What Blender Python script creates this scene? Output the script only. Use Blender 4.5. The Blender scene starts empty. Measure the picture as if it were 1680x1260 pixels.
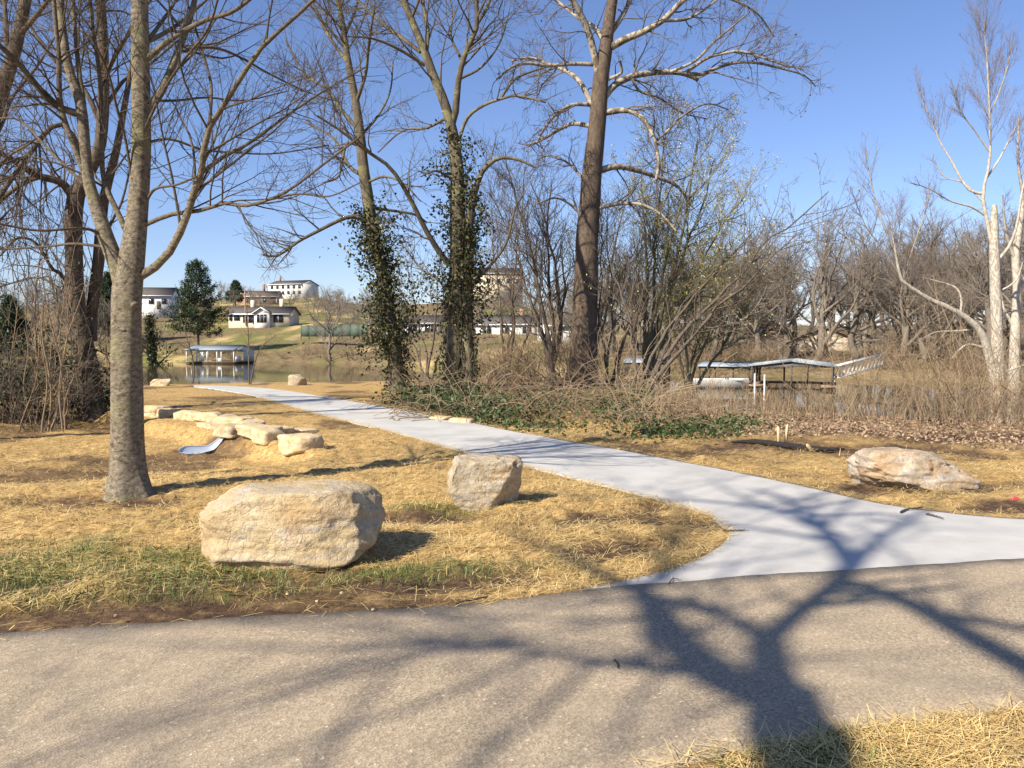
import bpy, math, random
import numpy as np
from mathutils import Vector, Matrix
rad = math.radians
RNG = np.random.default_rng(7)
random.seed(7)
S = bpy.context.scene
C = S.collection
# ------------------------------------------------------------------ camera
F, CX, CY, YH, EYE = 1350.0, 840.0, 630.0, 555.0, 1.65
PITCH = math.atan((CY - YH) / F)
cam_d = bpy.data.cameras.new('camera')
cam = bpy.data.objects.new('camera', cam_d); C.objects.link(cam)
cam.location = (0, 0, EYE); cam.rotation_euler = (math.pi/2 - PITCH, 0, 0)
cam_d.sensor_width = 36.0; cam_d.lens = 36.0 * F / 1680.0
cam_d.clip_start = 0.05; cam_d.clip_end = 8000
S.camera = cam
# ------------------------------------------------------------------ sky, sun, exposure
SUN_AZ, SUN_EL = 47.0, 38.0        # light travels towards +x+y (azimuth from +y towards +x)
LD = np.array([math.sin(rad(SUN_AZ))*math.cos(rad(SUN_EL)), math.cos(rad(SUN_AZ))*math.cos(rad(SUN_EL)), -math.sin(rad(SUN_EL))])
W = bpy.data.worlds.new('World'); S.world = W; W.use_nodes = True
wn = W.node_tree
bg = wn.nodes['Background']; bg.inputs[1].default_value = 0.084
sky = wn.nodes.new('ShaderNodeTexSky'); sky.sky_type = 'NISHITA'; sky.sun_disc = False
sky.sun_elevation = rad(SUN_EL); sky.sun_rotation = rad(180 + SUN_AZ)
sky.air_density = 1.0; sky.dust_density = 0.25; sky.ozone_density = 5.0; sky.altitude = 200
tint = wn.nodes.new('ShaderNodeMix'); tint.data_type = 'RGBA'; tint.blend_type = 'MULTIPLY'; tint.inputs[0].default_value = 1.0; tint.inputs[7].default_value = (1.03, .955, 1.06, 1)
wn.links.new(sky.outputs[0], tint.inputs[6]); wn.links.new(tint.outputs[2], bg.inputs[0])
sd = bpy.data.lights.new('sun', 'SUN'); sd.energy = 5.0; sd.angle = rad(0.53); sd.color = (1.0, 0.91, 0.77)
sun = bpy.data.objects.new('sun', sd); C.objects.link(sun)
sun.rotation_euler = Vector(LD).to_track_quat('-Z', 'Y').to_euler(); sun.location = (-30, -30, 40)
S.view_settings.view_transform = 'Standard'; S.view_settings.look = 'None'
S.view_settings.exposure = 0.85; S.view_settings.gamma = 1.0; S.view_settings.use_curve_mapping = False
# ------------------------------------------------------------------ helpers: noise
def _h(i, j, k, s):
    n = (i*374761393 + j*668265263 + k*1274126177 + s*974634777) & 0xffffffff
    n = ((n ^ (n >> 13)) * 1274126177) & 0xffffffff
    return ((n ^ (n >> 16)) & 0xffff) / 65535.0
def vn(p, s=0):
    p = np.asarray(p, float); i = np.floor(p).astype(np.int64); f = p - i; f = f*f*(3-2*f)
    out = 0
    for a in (0, 1):
        for b in (0, 1):
            for c in (0, 1):
                w = (f[..., 0] if a else 1-f[..., 0])*(f[..., 1] if b else 1-f[..., 1])*(f[..., 2] if c else 1-f[..., 2])
                out = out + w*_h(i[..., 0]+a, i[..., 1]+b, i[..., 2]+c, s)
    return out*2-1
def fbm(p, o=4, s=0, g=.5):
    p = np.asarray(p, float); a = 1; t = 0
    for k in range(o): t = t + a*vn(p, s+k*17); p = p*2.03; a *= g
    return t
def n2(x, y, sc, s=0, o=3): return fbm(np.stack([x*sc, y*sc, np.zeros_like(x)+.37], -1), o, s)
def ss(t): t = np.clip(t, 0, 1); return t*t*(3-2*t)
# ------------------------------------------------------------------ terrain function
WATER = -2.55
WA, WB = np.array([-9.6, 19.8]), np.array([-3.0, 12.4])          # line of the dry stone wall
def ip(px, tab): a = np.array(tab, float); return np.interp(px, a[:, 0], a[:, 1])
CREST = [(-600, 38), (0, 37), (250, 39.2), (480, 39.2), (640, 39), (760, 44), (900, 46), (1000, 36), (1080, 26), (1180, 21), (1400, 20), (1700, 20), (2300, 20)]
FAR = [(-600, 172), (0, 168), (300, 158), (480, 148), (600, 134), (700, 116), (800, 104), (900, 98), (1050, 92), (1300, 95), (1500, 92), (1680, 84), (2300, 70)]
KH = [(-600, .7), (0, .75), (200, 1.0), (520, 1.0), (620, .75), (760, .5), (950, .45), (1050, .36), (1700, .4), (2300, .5)]
def G(x, y):
    x = np.asarray(x, float); y = np.asarray(y, float)
    r = np.hypot(x, y); th = np.arctan2(x, y)
    px = CX + F*np.tan(np.clip(th, -1.25, 1.25))
    wob = n2(x, y, .11, 5, 2)
    rc = ip(px, CREST) + wob*1.2; rf = ip(px, FAR) + n2(x, y, .05, 9, 2)*3
    base = -.012*np.maximum(r-8, 0) + .05*n2(x, y, .35, 3, 2)*ss((r-6)/6)*(1-ss((r-14)/10))
    t = ss((r-rc)/6.5)
    z = base*(1-t) - 4.2*t
    s = r-rf
    up = -4.2 + ss((s+7)/7)*1.7
    sp = np.maximum(s, 0)
    rise = .9*(1-np.exp(-sp/2.5)) + ip(px, KH)*np.interp(sp, [0, 8, 60, 210, 700, 5000], [0, .5, 6.3, 20, 26, 40]) + ss(sp/20)*n2(x, y, .03, 21, 2)*.6
    rise = rise+ss((sp-105)/90)*7*np.exp(-((px-800)/150)**2)
    z = np.where(s > -9, up+np.where(s > 0, rise, 0), z)
    z = z*ss((np.cos(th)+.05)/.25)
    # swale below the stone wall
    d = WB-WA; L = np.hypot(*d); u = d/L; nrm = np.array([-u[1], u[0]]); 
    if nrm @ (-WA) < 0: nrm = -nrm
    qx, qy = x-WA[0], y-WA[1]; al = qx*u[0]+qy*u[1]; ds = qx*nrm[0]+qy*nrm[1]
    prof = ss((ds+.1)/.5)*(1-ss((ds-1.5)/5.0))*ss((al+3)/3)*(1-ss((al-L+.4)/1.6))
    return z - .27*prof
def ray(px, py):
    u, v = (px-CX)/F, -(py-CY)/F
    c, s = math.cos(PITCH), math.sin(PITCH)
    return np.array([u, c+v*s, v*c-s])
def U(px, py, d):
    q = ray(px, py); q = q/q[1]
    return np.array([q[0]*d, d, EYE+q[2]*d])
def gp(px, py, tmax=400):
    q = ray(px, py); q = q/q[1]
    t = 1.5*np.exp(np.linspace(0, 1, 240)*math.log(tmax/1.5))
    hit = (EYE+q[2]*t) <= G(q[0]*t, t)
    if not hit.any(): return np.array([q[0]*tmax, tmax, gz(q[0]*tmax, tmax)])
    k = max(int(np.argmax(hit)), 1)
    t = np.linspace(t[k-1], t[k], 60); g = G(q[0]*t, t); k = int(np.argmax((EYE+q[2]*t) <= g))
    return np.array([q[0]*t[k], t[k], g[k]])
_tab = {}
def gps(px, py):
    """many ground points at once (bilinear in a table over the mid bank)"""
    if not _tab:
        a, b = np.arange(560, 1321, 20.), np.arange(636, 745, 4.); _tab['a'], _tab['b'] = a, b
        _tab['g'] = np.array([[gp(u, v)[:2] for v in b] for u in a])
    a, b, g = _tab['a'], _tab['b'], _tab['g']
    u = np.clip((np.asarray(px)-a[0])/20, 0, len(a)-1.001); v = np.clip((np.asarray(py)-b[0])/4, 0, len(b)-1.001); i, j = u.astype(int), v.astype(int); f, h = (u-i)[:, None], (v-j)[:, None]
    p = (g[i, j]*(1-f)+g[i+1, j]*f)*(1-h)+(g[i, j+1]*(1-f)+g[i+1, j+1]*f)*h
    return np.c_[p, G(p[:, 0], p[:, 1])]
def gz(x, y): return float(G(np.array([x]), np.array([y]))[0])
# ------------------------------------------------------------------ helpers: meshes and objects
class MB:
    def __init__(self): self.v = []; self.f = []; self.n = 0; self.a = {}
    def add(self, V, Fs, **attr):
        V = np.asarray(V, float).reshape(-1, 3)
        for Fa in (Fs if isinstance(Fs, list) else [Fs]): self.f.append(np.asarray(Fa, np.int64)+self.n)
        self.v.append(V); self.n += len(V)
        for k, a in attr.items(): self.a.setdefault(k, []).append(np.broadcast_to(np.asarray(a, float).ravel() if np.ndim(a) else a, (len(V),)))
        return self
    def box(self, c, s, rz=0, **k):
        c = np.array(c, float); h = np.array(s, float)/2
        q = np.array([[a, b, d] for d in (-1, 1) for b in (-1, 1) for a in (-1, 1)])*h
        cs, sn = math.cos(rz), math.sin(rz)
        q = np.stack([q[:, 0]*cs-q[:, 1]*sn, q[:, 0]*sn+q[:, 1]*cs, q[:, 2]], 1)+c
        return self.add(q, np.array([[0, 2, 3, 1], [4, 5, 7, 6], [0, 1, 5, 4], [2, 6, 7, 3], [0, 4, 6, 2], [1, 3, 7, 5]]), **k)
    def mesh(self, name, smooth=True, off=None):
        V = np.concatenate(self.v) if self.v else np.zeros((0, 3))
        if off is not None: V = V-np.asarray(off)
        m = bpy.data.meshes.new(name)
        m.vertices.add(len(V)); m.vertices.foreach_set('co', V.astype(np.float32).ravel())
        tot = np.concatenate([np.full(len(a), a.shape[1]) for a in self.f]); lp = np.concatenate([a.ravel() for a in self.f])
        m.loops.add(len(lp)); m.loops.foreach_set('vertex_index', lp.astype(np.int32))
        m.polygons.add(len(tot)); st = np.concatenate([[0], np.cumsum(tot)[:-1]])
        m.polygons.foreach_set('loop_start', st.astype(np.int32)); m.polygons.foreach_set('loop_total', tot.astype(np.int32))
        if smooth: m.polygons.foreach_set('use_smooth', np.ones(len(tot), bool))
        for k, a in self.a.items():
            at = m.attributes.new(k, 'FLOAT', 'POINT'); at.data.foreach_set('value', np.concatenate(a).astype(np.float32))
        m.update(calc_edges=True); return m
def obj(name, mb, mat, parent=None, smooth=True, off=None, loc=None):
    m = mb.mesh(name, smooth, off) if isinstance(mb, MB) else mb
    o = bpy.data.objects.new(name, m); C.objects.link(o)
    if mat is not None and not m.materials: m.materials.append(mat)
    if parent is not None: o.parent = parent
    if loc is not None: o.location = loc
    return o
def tag(o, label=None, cat=None, group=None, kind=None):
    if label: o['label'] = label
    if cat: o['category'] = cat
    if group: o['group'] = group
    if kind: o['kind'] = kind
    return o
def thing(name, loc, label, cat, group=None, rz=0, sc=1):
    o = bpy.data.objects.new(name, None); C.objects.link(o); o.empty_display_size = .2
    o.location = tuple(float(q) for q in loc); o.rotation_euler = (0, 0, rz); o.scale = (sc, sc, sc)
    return tag(o, label, cat, group)
# ------------------------------------------------------------------ helpers: materials
class MT:
    def __init__(self, name):
        self.m = bpy.data.materials.new(name); self.m.use_nodes = True; self.t = self.m.node_tree
        self.b = self.t.nodes['Principled BSDF']; self.b.inputs['Roughness'].default_value = .85
        self.b.inputs['Specular IOR Level'].default_value = .25
    def put(self, s, v):
        if v is None: return
        if isinstance(v, bpy.types.NodeSocket): self.t.links.new(v, s)
        elif isinstance(v, tuple) and len(v) == 3 and s.type == 'RGBA': s.default_value = (*v, 1)
        else: s.default_value = v
    def n(self, ty, out=0, ins=None, **props):
        nd = self.t.nodes.new('ShaderNode'+ty)
        for k, v in props.items(): setattr(nd, k, v)
        for k, v in (ins or {}).items(): self.put(nd.inputs[k], v)
        return nd.outputs[out]
    def co(self, sc=(1, 1, 1), kind='Object'):
        o = self.n('TexCoord', kind) if True else None
        return self.n('Mapping', ins={'Vector': o, 'Scale': sc})
    def noise(self, vec, sc, det=4, rough=.6, out=0, dist=0): return self.n('TexNoise', out, {'Vector': vec, 'Scale': sc, 'Detail': det, 'Roughness': rough, 'Distortion': dist})
    def vor(self, vec, sc, out=0, feature='F1'): return self.n('TexVoronoi', out, {'Vector': vec, 'Scale': sc}, feature=feature)
    def ramp(self, fac, stops):
        nd = self.t.nodes.new('ShaderNodeValToRGB'); cr = nd.color_ramp
        while len(cr.elements) < len(stops): cr.elements.new(.5)
        for e, (p, c) in zip(cr.elements, stops):
            e.position = p; e.color = (*c, 1) if isinstance(c, tuple) else (c, c, c, 1)
        self.put(nd.inputs[0], fac); return nd.outputs[0]
    def mix(self, f, a, b, mode='MIX'):
        nd = self.t.nodes.new('ShaderNodeMix'); nd.data_type = 'RGBA'; nd.blend_type = mode
        self.put(nd.inputs[0], f); self.put(nd.inputs[6], a); self.put(nd.inputs[7], b); return nd.outputs[2]
    def math(self, op, a, b=None, clamp=False):
        nd = self.t.nodes.new('ShaderNodeMath'); nd.operation = op; nd.use_clamp = clamp
        self.put(nd.inputs[0], a); self.put(nd.inputs[1], b); return nd.outputs[0]
    def attr(self, name, out='Fac'): return self.n('Attribute', out, attribute_name=name)
    def bump(self, h, st=.5, dist=.02):
        self.put(self.b.inputs['Normal'], self.n('Bump', 0, {'Height': h, 'Strength': st, 'Distance': dist})); return self
    def col(self, c): self.put(self.b.inputs['Base Color'], c); return self
    def rough(self, c): self.put(self.b.inputs['Roughness'], c); return self
def simple(name, a, b=None, sc=8, rough=.8, spec=.25, metal=0, stretch=(1, 1, 1), bump=0):
    t = MT(name); b = b or tuple(q*.75 for q in a)
    n = t.noise(t.co(stretch), sc, 5, .65)
    t.col(t.ramp(n, [(.3, b), (.7, a)])).rough(rough); t.b.inputs['Specular IOR Level'].default_value = spec; t.b.inputs['Metallic'].default_value = metal
    if bump: t.bump(n, bump, .01)
    return t.m
def bark(name, thick, thin, dark, zs=.25, sc=14, r0=.01, r1=.06, patch=None, bstr=.6, lich=None, zmix=None):
    t = MT(name); v = t.co((1, 1, zs))
    n = t.noise(v, sc, 6, .7); n2_ = t.noise(t.co(), 2.3, 4, .6)
    c = t.ramp(n, [(.32, dark), (.5, tuple((a+b)/2 for a, b in zip(dark, thick))), (.68, thick)])
    if lich: c = t.mix(t.ramp(n2_, [(.52, 0.0), (.62, 1.0)]), c, t.mix(.55, c, lich))
    if patch: c = t.mix(t.ramp(t.noise(t.co((1, 1, .6)), 5.5, 3, .5), [(.44, 0.0), (.5, 1.0)]), c, patch)
    if zmix:
        zz = t.n('SeparateXYZ', 2, {0: t.co()}); g = t.n('MapRange', 0, {'Value': zz, 'From Min': zmix[0], 'From Max': zmix[1]}); c = t.mix(t.ramp(t.math('ADD', g, t.noise(t.co((1, 1, .5)), 4, 4, .6)), [(.85, 0.0), (1.02, 1.0)]), c, t.mix(t.ramp(t.noise(t.co((1, 1, .45)), 9, 4, .6), [(.45, 0.0), (.55, 1.0)]), tuple(q*.58 for q in zmix[2]), zmix[2]))
    f = t.n('MapRange', 0, {'Value': t.attr('rad'), 'From Min': r0, 'From Max': r1})
    c2 = t.mix(t.ramp(t.noise(t.co(), 3, 2), [(.35, 0.0), (.65, 1.0)]), tuple(q*.7 for q in thin), thin)
    t.col(t.mix(f, c2, c)).rough(.9); t.bump(n, bstr, .02); return t.m
M = {}
M['ash'] = bark('bark_pale_grey', (.33, .275, .195), (.115, .088, .063), (.06, .049, .034), zs=1.6, sc=17, lich=(.26, .25, .12), r0=.006, r1=.04, bstr=1.3)
M['dark'] = bark('bark_dark_brown', (.155, .118, .082), (.12, .092, .068), (.035, .027, .02), zs=.14, sc=18, bstr=1.0)
M['ivytree'] = bark('bark_mossy_brown', (.17, .14, .095), (.14, .115, .085), (.055, .045, .03), zs=.2, sc=12, lich=(.24, .23, .10), bstr=.8)
M['syc_trunk'] = bark('bark_sycamore_brown', (.165, .122, .088), (.15, .125, .095), (.06, .045, .033), zs=.35, sc=9, bstr=.8)
M['syc_limb'] = bark('bark_sycamore_mottled', (.20, .165, .115), (.15, .12, .095), (.10, .08, .055), zs=.6, sc=7, patch=(.35, .31, .245), r0=.02, r1=.06)
M['white'] = bark('bark_sycamore_white', (.58, .53, .44), (.24, .185, .145), (.30, .25, .19), zs=.6, sc=6, r0=.02, r1=.06, bstr=.3)
M['white_base'] = bark('bark_sycamore_flaking', (.44, .35, .26), (.30, .24, .18), (.20, .14, .095), zs=.6, sc=8, bstr=.5, zmix=(1.6, 5.6, (.52, .46, .37)))
M['twig'] = bark('bark_thicket', (.17, .135, .10), (.15, .118, .088), (.07, .056, .042))
M['wood'] = bark('bark_woodland', (.24, .205, .165), (.26, .22, .18), (.12, .10, .08))
M['bud'] = bark('bark_olive', (.22, .19, .11), (.25, .215, .11), (.09, .08, .05))
def leafmat(name, a, b, tr=0.0, rough=.5):
    t = MT(name); t.col(t.mix(t.attr('tint'), a, b)).rough(rough); t.b.inputs['Specular IOR Level'].default_value = .35
    return t.m
M['ivy'] = leafmat('ivy_leaf', (.020, .030, .011), (.105, .10, .035))
M['ivyg'] = leafmat('ground_ivy_leaf', (.02, .04, .012), (.09, .13, .035))
M['budleaf'] = leafmat('spring_bud', (.36, .33, .09), (.56, .52, .20), rough=.7)
M['redbud'] = leafmat('seed_ball', (.16, .085, .055), (.24, .14, .09), rough=.8)
M['straw'] = leafmat('straw_blade', (.42, .27, .085), (.86, .66, .29), rough=.6)
M['grass'] = leafmat('grass_blade', (.05, .085, .015), (.15, .19, .05))
M['litter'] = leafmat('dead_leaf', (.17, .105, .062), (.40, .285, .18), rough=.8)
M['reed'] = leafmat('dry_stem', (.17, .115, .07), (.42, .32, .20), rough=.8)
M['needle'] = leafmat('pine_needle', (.014, .03, .010), (.05, .085, .03), rough=.7)
M['shrubleaf'] = leafmat('shrub_leaf', (.014, .026, .008), (.055, .075, .025))
# ------------------------------------------------------------------ helpers: branches
def unit(a): return a/np.maximum(np.linalg.norm(a, axis=-1, keepdims=True), 1e-9)
def resamp(P, R, n):
    """Catmull-Rom through hand points, then n even samples"""
    P = np.asarray(P, float); R = np.asarray(R, float)
    Q = np.vstack([2*P[0]-P[1], P, 2*P[-1]-P[-2]]); o = []; ro = []
    for i in range(len(P)-1):
        t = np.linspace(0, 1, 9)[:-1, None]; a, b, c, d = Q[i:i+4]
        o.append(.5*((2*b)+(-a+c)*t+(2*a-5*b+4*c-d)*t**2+(-a+3*b-3*c+d)*t**3)); ro.append(R[i]+(R[i+1]-R[i])*t[:, 0])
    o = np.vstack(o+[P[-1:]]); ro = np.concatenate(ro+[R[-1:]])
    s = np.concatenate([[0], np.cumsum(np.linalg.norm(np.diff(o, axis=0), axis=1))]); q = np.linspace(0, s[-1], n)
    return np.stack([np.interp(q, s, o[:, k]) for k in range(3)], 1), np.interp(q, s, ro)
def grow(P, R, N, tr=(.15, 1.), ang=(25, 60), ln=(.3, .6), lim=(.1, 99), rf=.55, rmin=.003, n=6, wander=.12, up=.05, rng=RNG, rcap=9., lpow=1.):
    L = np.linalg.norm(np.diff(P, axis=1), axis=2).sum(1)
    w = L**lpow; idx = rng.choice(len(P), N, p=w/w.sum()); t = rng.uniform(tr[0], tr[1], N)
    q = t*(P.shape[1]-1.001); i = q.astype(int); f = (q-i)[:, None]
    o = P[idx, i]*(1-f)+P[idx, i+1]*f; tg = unit(P[idx, i+1]-P[idx, i]); r = R[idx, i]*(1-f[:, 0])+R[idx, i+1]*f[:, 0]
    pr = rng.normal(size=(N, 3)); pr = unit(pr-(pr*tg).sum(1, keepdims=True)*tg)
    a = np.radians(rng.uniform(ang[0], ang[1], N))[:, None]; d = np.cos(a)*tg+np.sin(a)*pr
    ll = np.clip(L[idx]*rng.uniform(ln[0], ln[1], N)*(1.15-.6*t), lim[0], lim[1])
    st = (ll/(n-1))[:, None]; pts = [o]; 
    for k in range(n-1):
        d = unit(d+rng.normal(size=(N, 3))*wander+np.array([0, 0, up])); pts.append(pts[-1]+d*st)
    r0 = np.minimum(np.maximum(r*rf, rmin), rcap); rr = r0[:, None]*(1-np.linspace(0, 1, n)[None])+rmin*.6*np.linspace(0, 1, n)[None]
    return np.stack(pts, 1), rr
def tubes(mb, P, R, sides=3, flare=0, **kw):
    Mn, n = P.shape[:2]
    tg = unit(np.gradient(P, axis=1)); mean = np.abs(tg.mean(1)); ref = np.eye(3)[np.argmin(mean, 1)][:, None, :]
    u = unit(np.cross(tg, ref)); v = np.cross(tg, u)
    th = np.arange(sides)*2*math.pi/sides
    rr = R[:, :, None]*np.ones(sides)
    if flare:
        zz = (P[:, :, 2]-P[:, :1, 2])[:, :, None]
        lob = .75+.35*np.cos(4*th+1.1)+.3*np.cos(7*th+.4)
        rr = rr*(1+flare*np.exp(-zz/.16)*np.maximum(lob, .1)) * (1+.03*np.cos(3*th+zz*2.1)+.02*np.cos(5*th-zz*3.))
    V = P[:, :, None, :]+rr[..., None]*(np.cos(th)[:, None]*u[:, :, None, :]+np.sin(th)[:, None]*v[:, :, None, :])
    b = (np.arange(Mn)*n*sides)[:, None, None]+(np.arange(n-1)*sides)[None, :, None]; j = np.arange(sides)[None, None]; j2 = (j+1) % sides
    Fq = np.stack([b+j, b+j2, b+sides+j2, b+sides+j], -1).reshape(-1, 4)
    at = {'rad': np.repeat(R.ravel(), sides)}
    for k, a in kw.items(): at[k] = np.repeat(np.broadcast_to(np.asarray(a)[:, None], (Mn, n)).ravel(), sides)
    mb.add(V.reshape(-1, 3), Fq, **at)
def leaves(mb, pos, size, rng=RNG, flat=0., hang=0., tint=None, asp=.7):
    pos = np.asarray(pos); N = len(pos); a = rng.normal(size=(N, 3)); a[:, 2] = a[:, 2]*(1-flat)-hang; a = unit(a)
    b = rng.normal(size=(N, 3)); b[:, 2] *= (1-flat); b = unit(b-(b*a).sum(1, keepdims=True)*a)
    s = (size*rng.uniform(.6, 1.35, N))[:, None]; c = np.cross(a, b)*s*.18
    V = np.stack([pos-a*s*.5, pos+b*s*asp*.5+c, pos+a*s*.55, pos-b*s*asp*.5+c], 1)
    i = np.arange(N)[:, None]*4
    t = rng.uniform(0, 1, N)**1.6 if tint is None else tint
    mb.add(V.reshape(-1, 3), np.concatenate([i+[0, 1, 2], i+[0, 2, 3]]), tint=np.repeat(t, 4))
def limb(d, pts, w0, w1, dd=0., n=14):
    """trace of a limb (px, py) at depth d, width in px, running dd metres deeper towards its tip"""
    k = len(pts); t = np.linspace(0, 1, k)
    P = [U(p[0], p[1], d+dd*q**1.3) for p, q in zip(pts, t)]
    return resamp(P, (w0+(w1-w0)*t)/2/F*d, n)
def stem(d, pts, n=26):
    return resamp([U(p[0], p[1], d) for p in pts], [p[2]/2/F*d for p in pts], n)
def stk(L): return np.stack([a for a, b in L]), np.stack([b for a, b in L])
def crown(mb, P, R, counts, sides=3, rng=RNG, sp=None, keep=None):
    """three further orders of branching on the limbs; returns the twig tips"""
    sp = sp or {}
    a = dict(ang=(28, 62), ln=(.28, .6), lim=(.4, 6), rf=.5, rmin=.008, n=8, wander=.13, up=.06); a.update(sp.get('a', {}))
    b = dict(ang=(25, 60), ln=(.3, .65), lim=(.25, 3), rf=.55, rmin=.006, n=6, wander=.14, up=.05); b.update(sp.get('b', {}))
    c = dict(ang=(22, 58), ln=(.35, .75), lim=(.15, 1.3), rf=.6, rmin=.004, n=4, wander=.14, up=.05); c.update(sp.get('c', {}))
    P1, R1 = grow(P, R, counts[0], rng=rng, **a); tubes(mb, P1, R1, sides+1)
    P2, R2 = grow(np.concatenate([P1]), np.concatenate([R1]), counts[1], rng=rng, **b); tubes(mb, P2, R2, sides)
    P3, R3 = grow(P2, R2, counts[2], rng=rng, **c); tubes(mb, P3, R3, 3)
    return np.concatenate([P3[:, 1:].reshape(-1, 3), P2[:, 3:].reshape(-1, 3)]), P3
def tree(name, base, label, cat, trunk_mb, tm, crown_mb, cm, group=None):
    base = np.array([base[0], base[1], base[2]])
    t = thing(name, base, label, cat, group)
    obj('trunk', trunk_mb, tm, t, off=base); obj('crown', crown_mb, cm, t, off=base)
    return t, base

# ================================================================== SETTING
LEFT = [(800, 1000), (880, 985), (960, 968), (1060, 946), (1130, 925), (1175, 902), (1196, 880), (1190, 864), (1165, 848), (1110, 829), (1020, 806), (900, 776), (800, 752), (740, 737), (680, 719), (600, 698), (520, 679), (460, 662), (430, 653.5), (400, 646.5), (345, 638), (318, 635)]
RIGHT = [(2500, 900), (2300, 880), (2000, 869), (1680, 853), (1560, 843), (1450, 828), (1350, 806), (1250, 784), (1150, 764), (1050, 745), (950, 728), (870, 713), (780, 695), (700, 680), (620, 666), (540, 652), (500, 645.5), (470, 641), (440, 637.5), (400, 634.6), (345, 632.4), (318, 632)]
def gl(pts): return np.array([gp(*p)[:2] for p in pts])
PL, _ = resamp(np.c_[gl(LEFT), np.zeros(len(LEFT))], np.zeros(len(LEFT)), 340)
PR, _ = resamp(np.c_[gl(RIGHT), np.zeros(len(RIGHT))], np.zeros(len(RIGHT)), 340)
PL = PL[:, :2]; PR = PR[:, :2]
AF = np.array([(-60, -11.0), (-25, -1.6), (-12, 2.2)] + [tuple(gp(*p)[:2]) for p in [(-250, 1058), (0, 1042), (300, 1023), (600, 1006), (800, 993), (960, 970), (1120, 957), (1300, 944), (1500, 931), (1680, 920), (2300, 884)]] + [(26, 13.5), (60, 24)])
AN = np.array([(-60, -14.5), (-25, -4.6), (-8, .45), (-3, 2.05), (0, 2.86), (.68, 3.08), (1.25, 3.26), (2.25, 3.56), (5.4, 4.6), (12, 6.9), (26, 11.0), (60, 21)])
def arc(P, n):
    Q, _ = resamp(np.c_[P, np.zeros(len(P))], np.zeros(len(P)), n); return Q[:, :2]
def inpoly(x, y, poly):
    r = np.zeros(x.shape, bool); j = len(poly)-1
    for i in range(len(poly)):
        xi, yi = poly[i]; xj, yj = poly[j]
        c = ((yi > y) != (yj > y)) & (x < (xj-xi)*(y-yi)/(yj-yi+1e-12)+xi); r ^= c; j = i
    return r
_d, _ = resamp(np.c_[PR, np.zeros(len(PR))], np.zeros(len(PR)), 3000); _d = _d[:, :2]; TIP = 28          # pair each left edge point with the right edge point across from it
_k = np.array([np.argmin(((_d-p)**2).sum(1)) for p in PL]); _k[TIP:] = np.maximum.accumulate(_k[TIP:]); _k[:TIP] = np.linspace(0, _k[TIP], TIP+1)[:-1]
_k[TIP:] = np.round(np.interp(np.arange(TIP, len(PL)), np.arange(TIP, len(PL), 6), np.convolve(np.pad(_k[TIP:].astype(float), 8, 'edge'), np.ones(17)/17, 'valid')[::6])).astype(int)
_k = np.maximum.accumulate(_k); _k[-1] = 2999; PR = _d[_k]
PATH_POLY = np.vstack([PL, PR[::-1]])
def asph(x, y): return (y < np.interp(x, AF[:, 0], AF[:, 1])) & (y > np.interp(x, AN[:, 0], AN[:, 1]))
def edge_d(x, y):                                   # signed distance in y to the asphalt's far edge (positive: beyond it)
    return y-np.interp(x, AF[:, 0], AF[:, 1])
def on_path(x, y): return inpoly(x, y, PATH_POLY)
def blob(x, y, c, a, b, rz=0, k=.35, s=1):
    dx, dy = x-c[0], y-c[1]; cs, sn = math.cos(rz), math.sin(rz); u = (dx*cs+dy*sn)/a; v = (-dx*sn+dy*cs)/b
    return ss(1.25-np.hypot(u, v)+k*n2(x, y, 1.6, s, 3))
g_ = lambda a, b: gp(a, b)[:2]
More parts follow.
